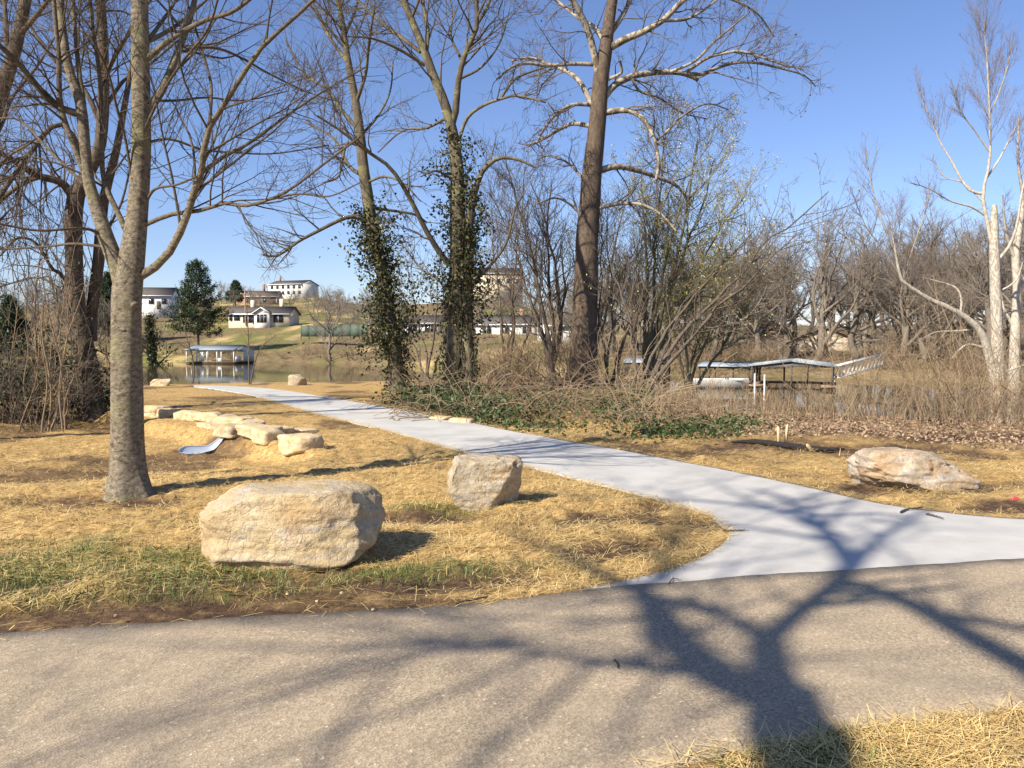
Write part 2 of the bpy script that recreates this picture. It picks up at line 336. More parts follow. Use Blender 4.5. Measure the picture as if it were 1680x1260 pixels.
def masks(x, y):
    r = np.hypot(x, y); th = np.arctan2(x, y); px = CX+F*np.tan(np.clip(th, -1.25, 1.25))
    e = edge_d(x, y)
    grass = np.zeros_like(x); dirt = np.zeros_like(x); leaf = np.zeros_like(x)
    left = ss((640-px)/260)
    # thin grass in front of and left of the boulder, bare soil along the asphalt
    grass = np.maximum(grass, ss((e-.25)/.25)*ss((2.9-e+.6*n2(x, y, 1.1, 31))/1.0)*left*ss(.72+1.0*n2(x, y, 1.5, 32, 4)))
    grass = np.maximum(grass, blob(x, y, g_(560, 950), 1.4, .3, .2, .5, 33)*.95)
    grass = np.maximum(grass, blob(x, y, g_(700, 838), .55, .3, 0, .5, 34)*.8)
    grass = np.maximum(grass, ss((-e-1.9)/.4)*ss(.35+.9*n2(x, y, 1.7, 35, 4))*.55*(y < 6))
    dirt = np.maximum(dirt, (e > -.3)*ss((.5+.25*ss((560-px)/300)+.3*n2(x, y, .9, 41, 4)-e)/.25)*ss((px-40+900)/400)*ss((900-px)/250))
    dirt = np.maximum(dirt, left*ss((2.4-e)/.8)*ss((n2(x, y, 1.3, 42, 4)-.15)/.25)*.9)
    for k, (p, a, b, rz) in enumerate([((1010, 905), .75, .2, .6), ((960, 850), .7, .2, .6), ((700, 850), .5, .15, 0), ((1090, 860), .45, .12, 0), ((1480, 800), 1.6, .35, .1), ((1180, 775), .9, .25, -.5), ((1650, 835), .6, .25, 0), ((1000, 735), 1.6, .25, -.6), ((1340, 735), 2.4, .9, -.15), ((1560, 722), 3.2, .6, 0), ((210, 822), .8, .35, 0), ((600, 960), .9, .12, .15)]):
        dirt = np.maximum(dirt, blob(x, y, g_(*p), a*1.4, b*1.5, rz, .7, 50+k))  # enlarged blobs hold real soil and also the tree's shadow on the grass
    dirt = np.maximum(dirt, ss((n2(x, y, .55, 43, 4)-.2)/.3)*.85*(r < 40))
    leaf = np.maximum(leaf, ss((px-1080)/160)*ss((r-14.2+.8*n2(x, y, .4, 44))/1.6)*(r < 40))
    leaf = np.maximum(leaf, ss((px-640)/60)*ss((1100-px)/120)*ss((r-19.5+1.5*n2(x, y, .4, 45))/3)*(r < 60)*.8)
    far = ss((r-70)/15)
    lawn = far*(1-.85*ss((px-930)/120))*(1-.7*ss((120-px)/80))*ss(.5+1.1*n2(x, y, .04, 46, 3)+.25*n2(x, y, .4, 47))
    return grass, dirt, leaf, far, lawn
def build_ground():
    th = np.concatenate([np.linspace(-math.pi, rad(-44), 46)[:-1], np.linspace(rad(-44), rad(44), 440), np.linspace(rad(44), math.pi, 46)[1:-1]])
    r = [.35]
    while r[-1] < 5000: r.append(r[-1]*(1.12 if r[-1] < 2.4 else 1.0085 if r[-1] < 30 else 1.028 if r[-1] < 400 else 1.25))
    r = np.array(r); A, B = np.meshgrid(r, th, indexing='ij'); x = A*np.sin(B); y = A*np.cos(B)
    z = G(x, y); sh = x.shape
    xf, yf = x.ravel(), y.ravel(); near = (A.ravel() < 60)
    op = np.zeros(len(xf), bool); op[near] = on_path(xf[near], yf[near])
    oa = asph(xf, yf) & near
    gr, di, le, fa, la = masks(xf, yf)
    zf = z.ravel()
    fade = ss((36-A.ravel())/24)
    mic = fade*(.040*n2(xf, yf, 2.2, 61, 3)+.026*n2(xf, yf, 8, 62, 3)+.014*n2(xf, yf, 23, 63, 1))
    e = edge_d(xf, yf)
    calm = np.where(np.abs(e) < .6, .35, 1.)
    edge = np.concatenate([arc(PL, 700), arc(PR, 700)]).astype(np.float32); pd = np.full(len(xf), 9., np.float32); ii = np.where((A.ravel() < 45) & (yf > 3) & (np.abs(xf) < 16))[0]
    for c0 in range(0, len(ii), 6000):
        q = ii[c0:c0+6000]; dd = (xf[q, None].astype(np.float32)-edge[None, :, 0])**2+(yf[q, None].astype(np.float32)-edge[None, :, 1])**2; pd[q] = np.sqrt(dd.min(1))
    calm = calm*np.where(pd < .35, ss((pd-.03)/.3)*.9, 1.)
    zf = zf+(mic+.02)*calm*(~(op | oa))-.07*np.where(oa, (e < -.09) & (yf-np.interp(xf, AN[:, 0], AN[:, 1]) > .09), op*ss((pd-.10)/.12)) - .035*di*fade
    V = np.stack([xf, yf, zf], 1); nr, nt = sh
    i = (np.arange(nr-1)*nt)[:, None]; j = np.arange(nt)[None]; j2 = (j+1) % nt
    Q = np.stack([i+j, i+nt+j, i+nt+j2, i+j2], -1).reshape(-1, 4)
    V = np.vstack([V, [[0, 0, 0]]]); c = len(V)-1; tri = np.stack([np.full(nt, c), np.arange(nt), (np.arange(nt)+1) % nt], 1)
    mb = MB(); z0 = lambda a: np.append(a, 0)
    mb.add(V, [Q, tri], grassm=z0(gr), dirtm=z0(di), leafm=z0(le), farm=z0(fa), lawnm=z0(la))
    t = MT('ground_straw_and_soil'); v = t.co()
    wv = t.noise(v, 1.2, 2, .5, 1); v2 = t.n('VectorMath', 0, {0: v, 1: t.n('VectorMath', 0, {0: wv, 1: (.5, .5, .5)}, operation='MULTIPLY')}, operation='ADD')
    fib1 = t.noise(t.n('Mapping', 0, {'Vector': v2, 'Scale': (9, 70, 20), 'Rotation': (0, 0, .3)}), 1, 3, .7)
    fib2 = t.noise(t.n('Mapping', 0, {'Vector': v2, 'Scale': (80, 11, 20), 'Rotation': (0, 0, .5)}), 1, 3, .7)
    fib = t.math('MAXIMUM', fib1, fib2); cl = t.noise(v, 3.1, 6, .65); cl2 = t.noise(v, 14, 4, .7)
    straw = t.ramp(t.math('ADD', t.math('MULTIPLY', fib, .65), t.math('MULTIPLY', cl2, .35)), [(.38, (.10, .055, .02)), (.48, (.36, .23, .085)), (.58, (.62, .43, .185)), (.74, (.78, .60, .32))])
    straw = t.mix(t.ramp(cl, [(.35, .5), (.58, 0.0)]), straw, (.34, .21, .07))
    sp_ = t.noise(t.co((1, 2.2, 1)), 7, 6, .8); straw = t.mix(t.ramp(sp_, [(.52, 0.0), (.62, .8)]), straw, (.17, .10, .045))
    dirt = t.ramp(t.noise(v, 22, 6, .75), [(.3, (.045, .027, .017)), (.55, (.115, .072, .045)), (.75, (.20, .135, .088))])  # soil tone deepened, with some tree shadow put into its colour
    grass = t.ramp(t.noise(v, 45, 4, .7), [(.32, (.05, .045, .018)), (.5, (.11, .125, .035)), (.7, (.24, .21, .085))])
    leaf = t.ramp(t.vor(v2, 13, 1), [(.1, (.12, .075, .045)), (.5, (.26, .175, .105)), (.9, (.40, .29, .185))])
    c = t.mix(t.math('MULTIPLY', t.attr('grassm'), .8), straw, grass)
    c = t.mix(t.attr('leafm'), c, leaf)
    c = t.mix(t.math('MULTIPLY', t.attr('dirtm'), t.ramp(t.noise(v, 6, 5, .7), [(.3, .45), (.5, 1.0)])), c, dirt)
    brush = t.ramp(t.noise(v, .9, 6, .75), [(.35, (.10, .075, .042)), (.5, (.17, .125, .07)), (.7, (.26, .19, .10))])
    lawn = t.ramp(t.noise(t.co((1, .35, 1)), .16, 6, .65), [(.38, (.10, .125, .028)), (.5, (.20, .19, .06)), (.58, (.46, .34, .16)), (.75, (.55, .42, .21))])
    c = t.mix(t.attr('farm'), c, t.mix(t.attr('lawnm'), brush, lawn))
    t.col(c).rough(.95); t.b.inputs['Specular IOR Level'].default_value = .1
    t.bump(t.math('ADD', fib, t.math('MULTIPLY', cl2, .8)), .8, .025)
    tag(obj('ground', mb, t.m), kind='structure')
build_ground()
def strip(A, B, za, skirt, m=8):
    n = len(A); k = np.linspace(0, 1, m)[None, :, None]; P = A[:, None]*(1-k)+B[:, None]*k
    z = G(P[..., 0], P[..., 1])+za; V = np.concatenate([P, z[..., None]], -1)
    lo = lambda e, o: np.concatenate([e[:, :2]+o, e[:, 2:]-skirt], 1)
    V = np.concatenate([V.reshape(-1, 3), lo(V[:, 0], 0), lo(V[:, -1], 0)])
    i = (np.arange(n-1)*m)[:, None]; j = np.arange(m-1)[None]; Q = np.stack([i+j, i+j+1, i+m+j+1, i+m+j], -1).reshape(-1, 4)
    a = np.arange(n-1); b = n*m; Q1 = np.stack([a*m, a*m+m, b+a+1, b+a], 1); c = b+n; Q2 = np.stack([a*m+m-1, c+a, c+a+1, a*m+2*m-1], 1)
    return MB().add(V, [Q, Q1, Q2])
t = MT('concrete_path'); v = t.co()
n1 = t.noise(v, 1.4, 6, .6); n3 = t.noise(t.n('Mapping', 0, {'Vector': v, 'Scale': (60, 8, 10), 'Rotation': (0, 0, -.5)}), 1, 3, .6)
c = t.ramp(n1, [(.3, (.38, .37, .345)), (.5, (.455, .443, .415)), (.72, (.52, .505, .47))])
c = t.mix(t.ramp(t.noise(v, 9, 6, .8), [(.56, 0.0), (.72, .4)]), c, (.36, .32, .26))
t.col(c).rough(.85); t.bump(n3, .12, .004)
tag(obj('concrete_path', strip(PL, PR, .010, .12, 44), t.m, smooth=False), kind='structure')
t = MT('asphalt_path'); v = t.co()
ag = t.vor(v, 95, 1); ag2 = t.vor(v, 95, 0); big = t.noise(v, .8, 5, .6)
c = t.ramp(ag, [(.0, (.145, .113, .075)), (.35, (.25, .20, .135)), (.7, (.38, .305, .212)), (.90, (.44, .36, .255)), (.95, (.70, .60, .46))])
c = t.mix(t.ramp(t.noise(v, 300, 2, .6), [(.4, 0.0), (.7, .3)]), c, (.41, .33, .23))
c = t.mix(t.ramp(big, [(.35, 0.0), (.7, .45)]), c, (.44, .35, .24))
c = t.mix(t.ramp(t.noise(v, 2.1, 6, .7), [(.55, 0.0), (.72, .35)]), c, (.18, .14, .10))
t.col(c).rough(.9); t.bump(ag2, .5, .004)
_x = np.concatenate([np.linspace(-60, -12, 60)[:-1], np.linspace(-12, 14, 1400), np.linspace(14, 60, 60)[1:]]); AFs = np.c_[_x, np.interp(_x, AF[:, 0], AF[:, 1])]; ANs = np.c_[_x, np.interp(_x, AN[:, 0], AN[:, 1])]
for q_, sd_ in ((AFs, 91), (ANs, 92)): q_[:, 1] += .022*n2(q_[:, 0], q_[:, 1], 2.5, sd_, 4)*(np.abs(q_[:, 0]) < 14)
tag(obj('asphalt_path', strip(AFs[::-1], ANs[::-1], .017, .1, 12), t.m, smooth=False), kind='structure')
# water
t = MT('lake_water'); v = t.co((1, 1, 1))
t.col((.062, .055, .030)).rough(.04); t.b.inputs['Specular IOR Level'].default_value = .5; t.b.inputs['IOR'].default_value = 1.33
t.bump(t.noise(t.co((.35, 1.6, 1)), .9, 4, .6), .05, .05)
wx = np.linspace(-700, 500, 25); wy = np.linspace(8, 420, 12); A, B = np.meshgrid(wx, wy, indexing='ij')
i = (np.arange(24)*12)[:, None]; j = np.arange(11)[None]
tag(obj('lake_water', MB().add(np.stack([A.ravel(), B.ravel(), np.full(A.size, WATER)], 1), np.stack([i+j, i+12+j, i+13+j, i+j+1], -1).reshape(-1, 4)), t.m), kind='structure')
# ================================================================== TREES
def seeded(k): return np.random.default_rng(k)
# --- the pale trunked tree on the left
def t_left():
    d = gp(210, 812)[1]; rg = seeded(11); tb, cb = MB(), MB()
    main = stem(d, [(212, 826, 66), (211, 790, 58), (209, 740, 53), (208, 650, 49), (207, 550, 46), (209, 480, 47), (216, 432, 41), (226, 345, 32), (231, 240, 30), (231, 150, 28), (230, 60, 27), (229, -40, 25), (227, -200, 20), (224, -420, 12), (222, -620, 4)], 60)
    ll = stem(d, [(205, 480, 30), (192, 435, 27), (178, 400, 25), (160, 345, 21), (146, 300, 18), (140, 250, 17), (136, 200, 17), (131, 165, 16), (115, 120, 14), (105, 70, 13), (100, 20, 12), (97, -60, 10), (92, -250, 7), (85, -420, 3)], 40)
    for a in (main,): tubes(tb, a[0][None], a[1][None], 20, flare=.75)
    tubes(tb, ll[0][None], ll[1][None], 14)
    A = lambda p, a, b, dd=0: limb(d, p, a, b, dd, 18)
    L = [A([(137, 170), (130, 120), (124, 60), (118, -20), (112, -140)], 9, 5, .3),
         A([(146, 305), (127, 253), (104, 193), (97, 150), (97, 100), (91, 33), (86, -40), (80, -150)], 11, 5, -.4),
         A([(212, 392), (192, 345), (171, 302), (167, 240), (165, 140), (153, 50), (143, -20), (135, -120)], 10, 5, .5),
         A([(226, 456), (262, 432), (285, 402), (305, 358), (320, 310), (330, 285), (333, 255), (342, 213), (370, 168), (400, 120), (432, 75), (482, 30), (530, -15), (580, -60)], 15, 4, -1.2),
         A([(331, 283), (370, 255), (410, 234), (470, 190), (530, 150), (600, 110)], 8, 3, .9),
         A([(343, 210), (347, 150), (341, 115), (325, 60), (306, 0)], 6, 3, .6),
         A([(240, 368), (280, 352), (330, 345), (370, 333), (400, 338), (440, 328), (480, 308), (530, 270), (590, 225)], 8, 3, -1.0),
         A([(440, 328), (490, 318), (540, 322), (590, 300)], 4, 2, -.6),
         A([(236, 190), (258, 160), (275, 128), (290, 90), (305, 50), (317, 10), (330, -50), (345, -150)], 15, 7, .6),
         A([(240, 98), (270, 72), (300, 52), (340, 32), (380, 20), (420, -10), (470, -60)], 10, 4, -.8),
         A([(240, 70), (280, 48), (310, 25), (350, -10)], 8, 4, 1.0),
         A([(244, 65), (262, 40), (288, 0), (310, -60)], 7, 4, .7),
         A([(176, 392), (150, 377), (120, 375), (60, 378), (-10, 365)], 6, 3, -.7),
         A([(172, 405), (120, 400), (70, 405), (-10, 410)], 5, 3, .5),
         A([(128, 187), (90, 172), (60, 140), (30, 104), (-10, 66), (-60, 20)], 12, 6, -.8),
         A([(150, 315), (110, 275), (70, 235), (30, 196), (-20, 196)], 6, 3, .8),
         A([(232, 225), (262, 160), (300, 100), (340, 50), (360, -10)], 5, 3, -1.3),
         A([(222, 335), (206, 230), (190, 170), (178, 120), (150, 60)], 5, 3, -.9),
         A([(238, 235), (280, 228), (330, 245), (380, 250), (450, 252), (540, 238)], 5, 2, .8),
         A([(236, 165), (290, 165), (340, 160), (400, 165), (470, 150)], 5, 2, 1.4),
         A([(305, 80), (350, 78), (390, 92), (440, 120), (500, 150)], 6, 3, 1.0),
         A([(240, 330), (255, 310), (290, 303), (322, 290)], 5, 3, -.4)]
    P, R = stk(L); tubes(cb, P, R, 8)
    up = stk([resamp(main[0][42:], main[1][42:], 18), resamp(ll[0][24:], ll[1][24:], 18)])
    PP = np.concatenate([P, up[0]]); RR = np.concatenate([R, up[1]])
    crown(cb, PP, RR, (190, 800, 3000), rng=rg, sp=dict(a=dict(lim=(.35, 2.0), rmin=.0035, rf=.45, rcap=.017, up=.03), b=dict(lim=(.2, .95), rmin=.0028), c=dict(lim=(.08, .4), rmin=.0022)))
    t, b = tree('tree', gp(210, 815)-np.array([0, 0, .05]), 'pale grey multi stemmed bare tree standing on the straw behind the largest boulder', 'tree', tb, M['ash'], cb, M['ash'])
    # branch collars and scars on the lower trunk
    for (px, py, s) in [(204, 462, .075), (203, 541, .06), (220, 500, .045)]:
        q = U(px, py, d-.112); th = np.linspace(0, 2*math.pi, 12, endpoint=False); V = [];
        for k, rr in ((.02, 1.0), (-.012, .72), (-.03, .4), (-.034, .15)):
            V.append(np.stack([q[0]+np.cos(th)*s*rr, np.full(12, q[1]+k), q[2]+np.sin(th)*s*rr*.8], 1))
        i = (np.arange(3)*12)[:, None]; j = np.arange(12)[None]; j2 = (j+1) % 12
        obj('branch_scar', MB().add(np.vstack(V), [np.stack([i+j, i+j2, i+12+j2, i+12+j], -1).reshape(-1, 4), np.array([[36+k for k in range(12)]])], rad=.1), M['ash'], t, off=b)
t_left()
# --- dark trees at the left edge
def t_dark():
    d = gp(152, 686)[1]; rg = seeded(21); tb, cb = MB(), MB()
    main = stem(d, [(157, 700, 44), (152, 660, 36), (145, 610, 34), (136, 565, 33), (127, 520, 30), (122, 470, 28), (121, 420, 26), (121, 370, 27), (124, 325, 27), (140, 290, 20), (160, 255, 18), (168, 200, 18), (170, 110, 17), (164, 0, 15), (150, -160, 11), (140, -340, 4)], 44)
    s2 = stem(d+.3, [(150, 560, 18), (150, 520, 18), (156, 470, 18), (162, 425, 18), (165, 380, 17), (172, 320, 15), (190, 250, 12), (205, 170, 9), (220, 80, 6), (225, 0, 3)], 26)
    tubes(tb, main[0][None], main[1][None], 16, flare=.5); tubes(tb, s2[0][None], s2[1][None], 12)
    A = lambda p, a, b, dd=0: limb(d, p, a, b, dd, 18)
    L = [A([(124, 330), (100, 300), (60, 288), (20, 262), (-40, 230)], 14, 7, -1.5),
         A([(122, 340), (110, 305), (75, 290), (40, 300), (0, 330), (-30, 370)], 11, 6, 2),
         A([(150, 275), (100, 203), (50, 250), (0, 322), (-40, 380)], 9, 6, -2.5),
         A([(167, 210), (140, 150), (100, 110), (60, 60), (30, 0)], 9, 4, 1),
         A([(170, 130), (190, 90), (220, 40), (260, -20)], 8, 4, -1.5),
         A([(170, 180), (205, 130), (240, 110), (300, 60)], 7, 3, 2),
         A([(122, 480), (100, 450), (85, 440), (60, 400), (30, 390), (0, 420)], 7, 3, -1),
         A([(130, 530), (110, 490), (90, 470), (60, 455), (0, 470)], 6, 3, 1.2),
         A([(140, 560), (160, 595), (175, 605), (185, 600)], 6, 3, -.4),
         A([(165, 400), (185, 360), (200, 330), (215, 270)], 6, 3, .4)]
    P, R = stk(L); tubes(cb, P, R, 7)
    up = resamp(main[0][26:], main[1][26:], 18); PP = np.concatenate([P, up[0][None]]); RR = np.concatenate([R, up[1][None]])
    tips, _ = crown(cb, PP, RR, (150, 560, 1700), rng=rg, sp=dict(a=dict(lim=(.8, 4), up=-.05, rcap=.03), b=dict(up=-.16, lim=(.5, 2)), c=dict(up=-.22, lim=(.3, 1.1), rmin=.005)))
    t, b = tree('tree', gp(153, 690), 'dark brown leaning tree with drooping twigs behind the pale grey tree on the left', 'tree', tb, M['dark'], cb, M['dark'])
    # hanging vines
    vb = MB(); Pv = []
    for k in range(26):
        px = rg.uniform(-30, 150); a = U(px, rg.uniform(150, 340), d+rg.uniform(-2, 1)); e = a.copy(); e[2] = max(a[2]-rg.uniform(2, 5), .2); e[:2] += rg.normal(size=2)*.4
        q = np.linspace(0, 1, 10)[:, None]; c = a*(1-q)+e*q+np.cumsum(rg.normal(size=(10, 3))*.09, 0); Pv.append(c)
    Pv = np.array(Pv); tubes(vb, Pv, np.full(Pv.shape[:2], .012), 4)
    P2, R2 = grow(Pv, np.full(Pv.shape[:2], .012), 260, ln=(.1, .3), up=-.12, n=6, wander=.25, rng=rg, rmin=.004); tubes(vb, P2, R2, 3)
    obj('hanging_vine', vb, M['twig'], t, off=b)
    # the leaning trunk at the frame's left edge
    d = 15.5; tb, cb = MB(), MB()
    main = stem(d, [(-190, 770, 48), (-160, 650, 40), (-110, 480, 34), (-50, 300, 28), (-5, 170, 24), (22, 90, 20), (38, 20, 17), (60, -80, 14), (85, -220, 9), (100, -360, 3)], 30)
    tubes(tb, main[0][None], main[1][None], 14, flare=.4)
    A = lambda p, a, b, dd=0: limb(d, p, a, b, dd, 16)
    L = [A([(18, 100), (10, 60), (8, 10), (0, -60)], 10, 5, .6), A([(30, 60), (60, 25), (95, -20), (140, -80)], 9, 4, -1), A([(-40, 280), (0, 210), (20, 160), (60, 110), (90, 60)], 8, 3, 1.2),
         A([(-60, 320), (-20, 300), (10, 260), (50, 235)], 7, 3, -1), A([(-100, 460), (-60, 400), (-20, 380), (20, 340)], 7, 3, .6), A([(45, -20), (20, -90), (-20, -180)], 8, 3, 1.5), A([(0, 170), (-60, 80), (-120, -20)], 9, 4, 1)]
    P, R = stk(L); tubes(cb, P, R, 7); up = resamp(main[0][18:], main[1][18:], 16); 
    crown(cb, np.concatenate([P, up[0][None]]), np.concatenate([R, up[1][None]]), (90, 330, 1000), rng=rg, sp=dict(a=dict(lim=(.6, 2.6), rcap=.02), b=dict(lim=(.3, 1.3), up=-.02), c=dict(lim=(.15, .6))))
    p = U(-190, 770, d); p[2] = gz(p[0], p[1])-.1
    tree('tree', p, 'dark leaning trunk with bare limbs crossing the upper left corner', 'tree', tb, M['dark'], cb, M['dark'])
t_dark()
# --- the ivy clad trees beside the path
def ivy_on(P, R, y0, y1, N, spread, size, rg, mb, bulge=None):
    q = rg.uniform(y0, y1, N)*(len(P)-1.001); i = q.astype(int); f = (q-i)[:, None]; o = P[i]*(1-f)+P[i+1]*f; r = R[i]
    a = rg.uniform(0, 2*math.pi, N); s = spread if bulge is None else spread*np.interp(q/(len(P)-1), *bulge)
    rr = r+np.abs(rg.normal(size=N))*s*(.25+1.7*ss(vn(np.stack([np.cos(a)*1.2, np.sin(a)*1.2, o[:, 2]*.8], 1), 8)+.3))
    # clump: leaf shoots
    cl = vn(np.stack([a*1.3, o[:, 2]*1.4, np.zeros(N)], 1), 3); k = cl > -.05
    leaves(mb, (o+np.stack([np.cos(a)*rr, np.sin(a)*rr, rg.normal(size=N)*.1], 1))[k], size, rg, hang=.5)
def t_ivy():
    rg = seeded(31); d = gp(652, 642)[1]; tb, cb, ib = MB(), MB(), MB()
    main = stem(d, [(655, 650, 34), (651, 620, 27), (646, 570, 23), (640, 530, 22), (631, 465, 21), (618, 410, 21), (607, 350, 20), (597, 283, 18), (592, 230, 16), (584, 170, 13), (571, 100, 11), (561, 35, 9), (548, -30, 7), (530, -120, 5), (515, -200, 2)], 40)
    tubes(tb, main[0][None], main[1][None], 12, flare=.4)
    A = lambda p, a, b, dd=0: limb(d, p, a, b, dd, 16)
    L = [A([(603, 365), (583, 355), (560, 360), (520, 380), (490, 396), (455, 420), (432, 418)], 9, 3, -2), A([(598, 290), (575, 275), (560, 250), (545, 225), (500, 200)], 7, 3, 2),
         A([(593, 240), (570, 235), (562, 260), (555, 290), (530, 300)], 6, 3, -1), A([(590, 215), (560, 180), (540, 150), (500, 120), (470, 70)], 7, 3, 1.5), A([(584, 170), (600, 120), (605, 70), (615, 10)], 7, 3, -2),
         A([(605, 340), (640, 345), (680, 352), (700, 365)], 6, 3, 1), A([(572, 105), (540, 60), (520, 20), (500, -40)], 6, 3, 1), A([(600, 300), (630, 290), (660, 300), (690, 330)], 5, 2, -2), A([(565, 60), (585, 10), (600, -60)], 5, 3, 1),
         A([(590, 225), (620, 190), (640, 150), (645, 100)], 5, 2, 2)]
    P, R = stk(L); tubes(cb, P, R, 6); up = resamp(main[0][24:], main[1][24:], 16)
    tips, _ = crown(cb, np.concatenate([P, up[0][None]]), np.concatenate([R, up[1][None]]), (120, 480, 1500), rng=rg, sp=dict(a=dict(lim=(.8, 4.5), rcap=.035), b=dict(lim=(.5, 2.2)), c=dict(lim=(.3, 1.1), rmin=.006)))
    ivy_on(*main, 0, .36, 3000, .62, .12, rg, ib, ([0, .05, .2, .36], [.9, 1.4, 1.3, .3])); 
    t, b = tree('tree', gp(652, 644), 'dark slanting tree wrapped in bushy ivy left of the twin ivy trunks', 'tree', tb, M['ivytree'], cb, M['ivytree'])
    sh = MB(); q = main[0][1:15]; Ps, Rs = grow(q[None], np.full((1, len(q)), .03), 120, ang=(40, 95), ln=(.10, .32), lim=(.5, 2.3), rmin=.006, n=6, wander=.2, up=.05, rng=rg); tubes(sh, Ps, Rs, 3)
    leaves(ib, (Ps[:, 1:, None, :]+rg.normal(size=(120, 5, 9, 3))*.15).reshape(-1, 3), .12, rg, hang=.4)
    io = obj('ivy', ib, M['ivy'], t, off=b); tag(io, kind='stuff'); obj('ivy_shoot', sh, M['twig'], io, off=b*0+b)
    # twin stemmed tree
    d = gp(750, 646)[1]; tb, cb, ib = MB(), MB(), MB()
    m1 = stem(d, [(738, 656, 46), (741, 630, 38), (744, 570, 35), (747, 500, 32), (752, 430, 29), (751, 350, 25), (750, 285, 22), (745, 232, 19), (737, 195, 16), (726, 160, 15), (710, 122, 14), (699, 90, 13), (686, 58, 12), (670, 20, 11), (655, -20, 9), (630, -110, 6), (610, -200, 2)], 44)
    m2 = stem(d-.25, [(769, 654, 26), (768, 610, 21), (767, 560, 19), (768, 480, 17), (769, 420, 15), (771, 360, 13), (777, 322, 11), (787, 290, 9), (797, 274, 8), (820, 259, 6), (850, 262, 5), (880, 275, 3)], 34)
    tubes(tb, m1[0][None], m1[1][None], 14, flare=.4); tubes(tb, m2[0][None], m2[1][None], 10, flare=.3)
    A = lambda p, a, b, dd=0: limb(d, p, a, b, dd, 16)
    L = [A([(741, 205), (748, 180), (750, 150), (753, 127), (760, 97), (773, 67), (783, 40), (781, 0), (785, -60), (790, -150)], 12, 5, -.8), A([(781, 42), (800, 10), (815, -40), (830, -100)], 6, 3, 1), A([(699, 92), (702, 50), (694, 0), (690, -80)], 7, 4, 1), A([(697, 107), (653, 80), (610, 63), (570, 60)], 6, 2, -2),
         A([(690, 85), (647, 53), (620, 33), (587, 0), (560, -40)], 7, 3, 2), A([(752, 232), (767, 193), (793, 173), (820, 163), (850, 157), (895, 168)], 6, 3, -2), A([(820, 163), (845, 130), (880, 115), (905, 108)], 5, 2, 1),
         A([(735, 432), (722, 415), (700, 380), (680, 340), (658, 300), (635, 270), (600, 247), (560, 215), (520, 190)], 10, 3, -2.5), A([(757, 300), (735, 290), (715, 280), (690, 290)], 6, 2, -1), A([(735, 192), (700, 210), (660, 215), (620, 250)], 5, 2, 2),
         A([(757, 98), (740, 60), (742, 20), (730, -40)], 5, 2, 2), A([(753, 130), (790, 110), (820, 70), (835, 20)], 5, 2, 1.5), A([(675, 30), (690, -10), (700, -80)], 6, 3, -1), A([(768, 470), (800, 440), (830, 400), (845, 340)], 6, 3, -1), A([(745, 500), (720, 460), (690, 440), (660, 400)], 5, 2, 1)]
    P, R = stk(L); tubes(cb, P, R, 6); up = [resamp(m1[0][22:], m1[1][22:], 16), resamp(m2[0][18:], m2[1][18:], 16)]; up = stk(up)
    tips, _ = crown(cb, np.concatenate([P, up[0]]), np.concatenate([R, up[1]]), (160, 640, 2000), rng=rg, sp=dict(a=dict(lim=(.8, 4.2), rcap=.035), b=dict(lim=(.5, 2.2)), c=dict(lim=(.3, 1.1), rmin=.006)))
    ivy_on(*m1, 0, .41, 2400, .34, .115, rg, ib, ([0, .1, .3, .5], [1.5, 1.2, .8, .2])); ivy_on(*m2, 0, .58, 2200, .34, .115, rg, ib, ([0, .1, .35, .68], [1.4, 1.0, 1.1, .3]))
    t, b = tree('tree', gp(752, 648), 'twin trunk tree hung with ivy at the middle of the bank', 'tree', tb, M['ivytree'], cb, M['ivytree'])
    sh = MB(); Pp = np.stack([resamp(m1[0][4:22], m1[1][4:22], 16)[0], resamp(m2[0][4:24], m2[1][4:24], 16)[0]]); Ps, Rs = grow(Pp, np.full(Pp.shape[:2], .03), 130, ang=(45, 95), ln=(.08, .26), lim=(.4, 1.9), rmin=.006, n=6, wander=.2, up=.03, rng=rg); tubes(sh, Ps, Rs, 3)
    leaves(ib, (Ps[:, 1:, None, :]+rg.normal(size=(130, 5, 7, 3))*.14).reshape(-1, 3), .115, rg, hang=.4)
    vv = []
    for k in range(8):
        x = rg.uniform(728, 782); q = np.linspace(0, 1, 12); vv.append(np.array([U(x+rg.normal()*3+8*math.sin(4*a+k), 640-a*rg.uniform(200, 330), d-.5) for a in q]))
    vv = np.array(vv); tubes(sh, vv, np.full(vv.shape[:2], .011), 4)
    io = obj('ivy', ib, M['ivy'], t, off=b); tag(io, kind='stuff'); obj('vine_stem', sh, M['twig'], io, off=b)
t_ivy()
